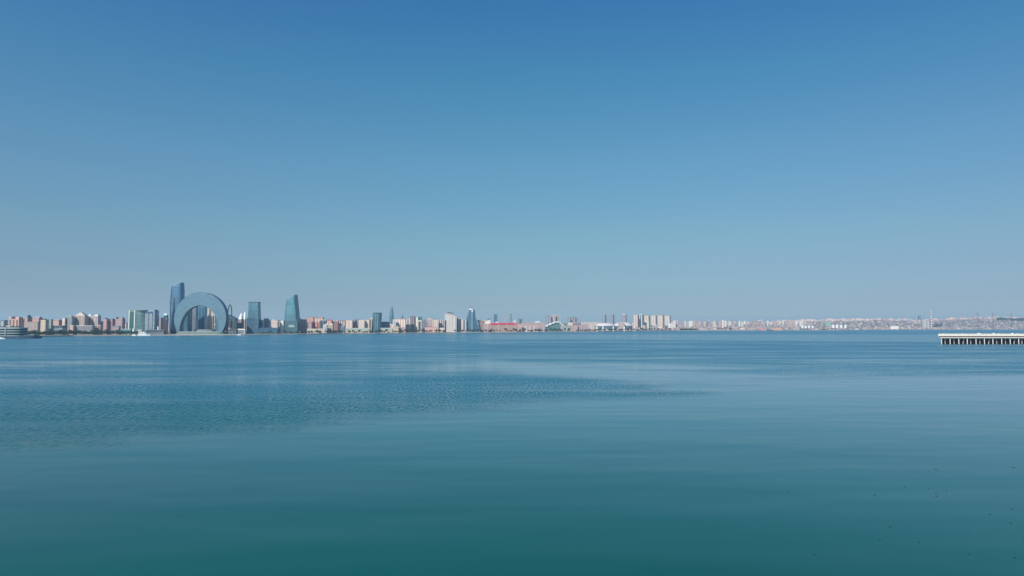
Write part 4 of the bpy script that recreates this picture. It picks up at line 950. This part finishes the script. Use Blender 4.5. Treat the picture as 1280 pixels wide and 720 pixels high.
bld('red_shed', 949.5, 956.5, 411, 45, (.55, .2, .2), 'low red-pink shed at the edge of the far water', 'plain', 16, cat='shed')
bld('orange_shed', 967, 977, 410, 80, 'orange', 'orange-pink low shed right of the dark landing stage', 'plain', 20, cat='shed')
bld('green_hall', 1031, 1038.5, 402.6, 900, (.2, .36, .32), 'turquoise-green hall on the slope above the white tanks', 'plain', 24, cat='hall')
# wooded strips
def wood(name, x0, x1, s0, s1, n, label, hs=8):
    mb = MB()
    for i in range(n):
        px = rnd.uniform(x0, x1); Y = shore(px) + rnd.uniform(s0, s1); x_, z_ = X(px, Y), ground(px, Y); q = rnd.uniform(4, 9)
        for j in range(16):
            c = (x_ + rnd.gauss(0, q * .5), Y + rnd.gauss(0, q * .5), z_ + abs(rnd.gauss(hs * .5, hs * .35))); e = rnd.uniform(1.2, 2.4)
            a = [rnd.uniform(-1, 1) for _ in range(3)]; b = [rnd.uniform(-1, 1) for _ in range(3)]
            mb.quad(*[tuple(c[i2] + e * (sa * a[i2] + sb * b[i2]) for i2 in range(3)) for sa, sb in ((-1, -1), (1, -1), (1, 1), (-1, 1))])
    o = mb.build(name, leafm); tag(o, label, 'woodland', kind='stuff')
wood('woodland', 850, 872, 60, 300, 260, 'dark green wooded strip behind the sandy beach', 10)
wood('woodland', 896, 914, 250, 600, 300, 'green wooded slope below the white slim tower', 11)
wood('woodland', 1022, 1040, 150, 300, 220, 'dark green wooded strip between the two rows of white tanks', 8)
wood('woodland', 1247, 1300, 1820, 2300, 1100, 'dark green wooded ridge on the right-hand hillside', 12)
wood('woodland', 1165, 1178, 900, 1300, 200, 'green wooded patch right of the striped chimney', 10)

# ------------------------------------------------------------------ boats
def boat(name, px, Y, Lm, H, hull, top, label, rz=0.0, cat='boat', cabins=2):
    t = empty(name, (X(px, Y), Y, 0), rz); tag(t, label, cat)
    n = 12; mb = MB(); L2 = Lm / 2; bw = Lm * .13
    def sec(s):                                        # half width along the hull, stern -1 to bow 1
        return bw * (1 - max(0, s) ** 2.4) * (1 if s > -.9 else .9)
    st = [-1 + 2 * i / n for i in range(n + 1)]
    for a, b in zip(st, st[1:]):
        w0, w1 = sec(a), sec(b); z0, z1 = H * (.32 + .12 * max(0, a)), H * (.32 + .12 * max(0, b))
        for sg in (-1, 1):
            q = [(a * L2 * .94, sg * w0 * .6, -.4), (b * L2 * .94, sg * w1 * .6, -.4), (b * L2, sg * w1, z1), (a * L2, sg * w0, z0)]
            mb.quad(*(q if sg < 0 else q[::-1]))
        mb.quad((a * L2, -w0, z0), (b * L2, -w1, z1), (b * L2, w1, z1), (a * L2, w0, z0))
    w0 = sec(-1); mb.quad((-L2 * .94, w0 * .6, -.4), (-L2 * .94, -w0 * .6, -.4), (-L2, -w0, H * .32), (-L2, w0, H * .32))
    mb.build('hull', M['paint'], t, hull)
    z = H * .33
    for k_ in range(cabins):
        s0, s1 = -.75 + .18 * k_, .45 - .3 * k_; hh_ = H * .3 if k_ == 0 else H * .22; ww = bw * (.8 - .15 * k_)
        mb = MB(); mb.prism([(s0*L2, -ww), (s1*L2, -ww), (s1*L2, ww), (s0*L2, ww)], z, z + hh_, top=[((s0+.03)*L2, -ww), ((s1-.1)*L2, -ww), ((s1-.1)*L2, ww), ((s0+.03)*L2, ww)]); c = mb.build('cabin', M['paint'], t, top)
        mb = MB(); mb.box((s0+.06)*L2, (s1-.14)*L2, -ww-.06, ww+.06, z + hh_*.4, z + hh_*.75); mb.build('window_band', M['strip'], c, C['dark'])
        z += hh_
    mb = MB(); mb.tube((-.1 * L2, 0, z), (-.16 * L2, 0, z + H * .2), .25, .1, 6); mb.build('mast', M['paint'], t, top)
W_ = (.88, .88, .87)
boat('motor_yacht', 180.3, shore(180) - 60, 42, 17, W_, W_, 'large white motor yacht moored in front of the green glass cylinder', rz=.15, cat='yacht')
boat('motor_boat', 168, shore(168) - 20, 14, 8, W_, W_, 'small white boat left of the large white yacht', cabins=1)
boat('motor_boat', 1.2, shore(5) - 330, 24, 7, W_, W_, 'white launch cut by the left edge of the photo, beside the stacked building', cabins=1)
boat('barge', 378, shore(378) - 60, 34, 5, (.05, .09, .1), (.2, .25, .25), 'dark low barge by the shore right of the pointed glass tower', cabins=1, cat='barge')
boat('barge', 472, shore(472) - 60, 22, 6, (.04, .06, .08), (.12, .14, .16), 'small dark barge below the rounded glass block', cabins=1, cat='barge')
boat('motor_boat', 299, shore(299) - 50, 16, 6, W_, (.7, .7, .7), 'small white boat moored in front of the white frame pavilion', cabins=1)
boat('landing_stage', 962, shore(962) - 40, 50, 8, (.05, .09, .13), (.15, .17, .2), 'dark landing boat at the far shore left of the orange shed', cabins=1, cat='boat')

# ------------------------------------------------------------------ pier
Y = CAMH * F / (430 - HOR); x0 = X(1173.3, Y); x1 = X(1420, Y + 0)
gp = lambda y: Z(y, Y)
t = empty('pier', (x0, Y, 0)); tag(t, 'long concrete pier on white piles reaching in from the right edge', 'pier')
zt, zb = gp(417.4), gp(421.0); Lp = x1 - x0; DP = 46
mb = MB(); mb.prism([(0, 2), (2, 0), (Lp, 0), (Lp, DP), (DP * .6, DP)], zb + 1.3, zt); mb.build('deck', M['plain'], t, (.72, .66, .58))
mb = MB(); mb.prism([(1.5, .6), (Lp, .6), (Lp, DP - .6), (DP * .6 + 1.5, DP - .6)], zb - .9, zb + 1.3); mb.build('under_beam', M['plain'], t, (.10, .022, .028))
mb = MB(); mb.box(2.5, Lp, .3, 4.2, zb - 2.6, zb - .9); mb.build('cap_beam', M['plain'], t, (.60, .62, .58))
mb = MB(); mb.box(24, Lp, 31, 32, -1, zb - .9); mb.build('added_dark_backing', M['plain'], t, (.012, .015, .015))  # near-black wall added to darken the gaps between the piles
sp = 10.72 * Y / F; i = 0
for rw, (yy, cc) in enumerate(((2.8, (.70, .72, .68)), (7.5, (.50, .34, .31)), (16, (.11, .08, .075)), (25, (.04, .035, .03)))):  # two rearmost rows coloured darker to deepen the shade under the deck
    for i in range(24):
        xx = 4.5 + i * sp + yy * .66 + (0, .42, .7, .25)[rw] * sp + (rnd.uniform(-.9, .9) if rw else rnd.uniform(-.25, .25))
        if xx > Lp - 3: break
        mb = MB(); q = .95 if rw != 1 else .8
        if rw == 0: mb.tube((xx, yy, -2), (xx, yy, zb - 2.6), .75, .75, 12)
        else: mb.tube((xx, yy, -2), (xx + (3.2 if (i + rw) % 3 == 0 else 0), yy, zb - .9), q, q, 8)
        mb.build('pile', M['plain'], t, cc)
for px in range(1180, 1340, 23):
    xx = X(px, Y) - x0; mb = MB(); mb.box(xx - .8, xx + .8, 1, 3, zt, zt + 1.0); mb.build('bollard', M['paint'], t, (.7, .7, .68))
rl = MB(); rl.box(30, Lp, 44, 44.3, zt + 1.0, zt + 1.2)
for q in range(int((Lp - 30) / 6)): rl.box(30 + q * 6, 30.25 + q * 6, 44, 44.25, zt, zt + 1.1)
rl.build('railing', M['metal'], t, (.45, .45, .45))
def lamp(px, ytop, label):
    yy = 12; xx = X(px, Y + yy); t = empty('lamp_mast', (xx, Y + yy, zt)); tag(t, label, 'lamp mast', 'tall lamp masts on the pier')
    h = Z(ytop, Y + yy) - zt
    mb = MB(); mb.tube((0, 0, 0), (0, 0, h), .55, .3, 8); mb.build('pole', M['metal'], t, (.16, .18, .2))
    mb = MB(); mb.box(-1.6, 1.6, -1.4, 1.4, 0, 1.8); mb.build('footing', M['plain'], t, (.7, .7, .68))
    mb = MB(); mb.box(-2.2, 2.2, -.3, .3, h, h + .5); mb.build('crossarm', M['metal'], t, (.2, .2, .2))
    for q in (-1.7, 1.7): mb = MB(); mb.box(q - .6, q + .6, -.8, .5, h - .5, h); mb.build('lamp_head', M['metal'], t, (.5, .5, .5))
lamp(1222.6, 391.6, 'left of the tall thin lamp masts on the pier')
lamp(1241.4, 391.6, 'middle one of the tall thin lamp masts on the pier')
lamp(1264.6, 392.4, 'right of the tall thin lamp masts, nearest the right edge')

# ------------------------------------------------------------------ floating weed
SP = [(1163.5, 586.5, 6, 'lone speck highest of the floating weed'), (1260, 584.5, 7, 'long thin strand far right, high up'), (980, 615.5, 4, 'leftmost speck in the middle rows'), (1087, 618.5, 7, 'wide tuft left of the double speck'),
      (1124, 609.5, 5, 'faint tuft above the wide one'), (1163, 617, 6, 'upper of the double speck'), (1163, 620.3, 6, 'lower of the double speck'), (1176, 613.5, 5, 'pale strand up and right of the double speck'), (1154, 611, 5, 'pale strand left of the other pale strand'),
      (1256, 636, 7, 'blurred tuft near the right edge'), (1228, 643, 6, 'faint tuft below and left of the blurred one'), (1253, 654, 6, 'small tuft under the blurred one'), (1105, 658.5, 9, 'widest dark tuft in the centre'), (1092, 675, 5, 'round black speck below the widest tuft'),
      (1270, 675.3, 7, 'dark tuft at the right edge'), (1140, 678, 6, 'pale tuft right of the round black speck'), (1011, 693, 6, 'faint tuft low on the left'), (1201, 693, 7, 'brownish tuft low in the middle'), (1257, 697.5, 7, 'dark blurred tuft low on the right'), (1026, 716, 5, 'black speck at the bottom edge')]
wm = plain('wet_seaweed', (.014, .055, .055), .4)
for px, py, wpx, lab in SP:
    Y = CAMH * F / (py - HOR) * 1.0; r = random.Random(int(px * 7)); p = P(px, py, Y); Y = p[1] * CAMH / (CAMH - p[2]); x_ = X(px, Y)
    t = MB(); hw = wpx * Y / F * .30; dp = hw * .9
    for k_ in range(16):                               # flat overlapping fronds just breaking the surface
        a = r.uniform(0, 6.28); l = hw * r.uniform(.3, 1); cx_, cy_ = r.gauss(0, hw * .28), r.gauss(0, dp * .3)
        dx, dy = cos(a) * l * .5, sin(a) * l * .5; nx, ny = -sin(a) * .045 * (1 + hw), cos(a) * .045 * (1 + hw); z0, z1 = r.uniform(.015, .03), r.uniform(.03, .09)
        t.prism([(cx_-dx, cy_-dy), (cx_+nx, cy_+ny), (cx_+dx, cy_+dy), (cx_-nx, cy_-ny)][::-1], -.02, [z0, z1, z0, z1])
    o = t.build('seaweed_tuft', wm, loc=(x_, Y, 0)); tag(o, 'dark seaweed floating, ' + lab, 'seaweed', 'seaweed tufts floating on the calm water')
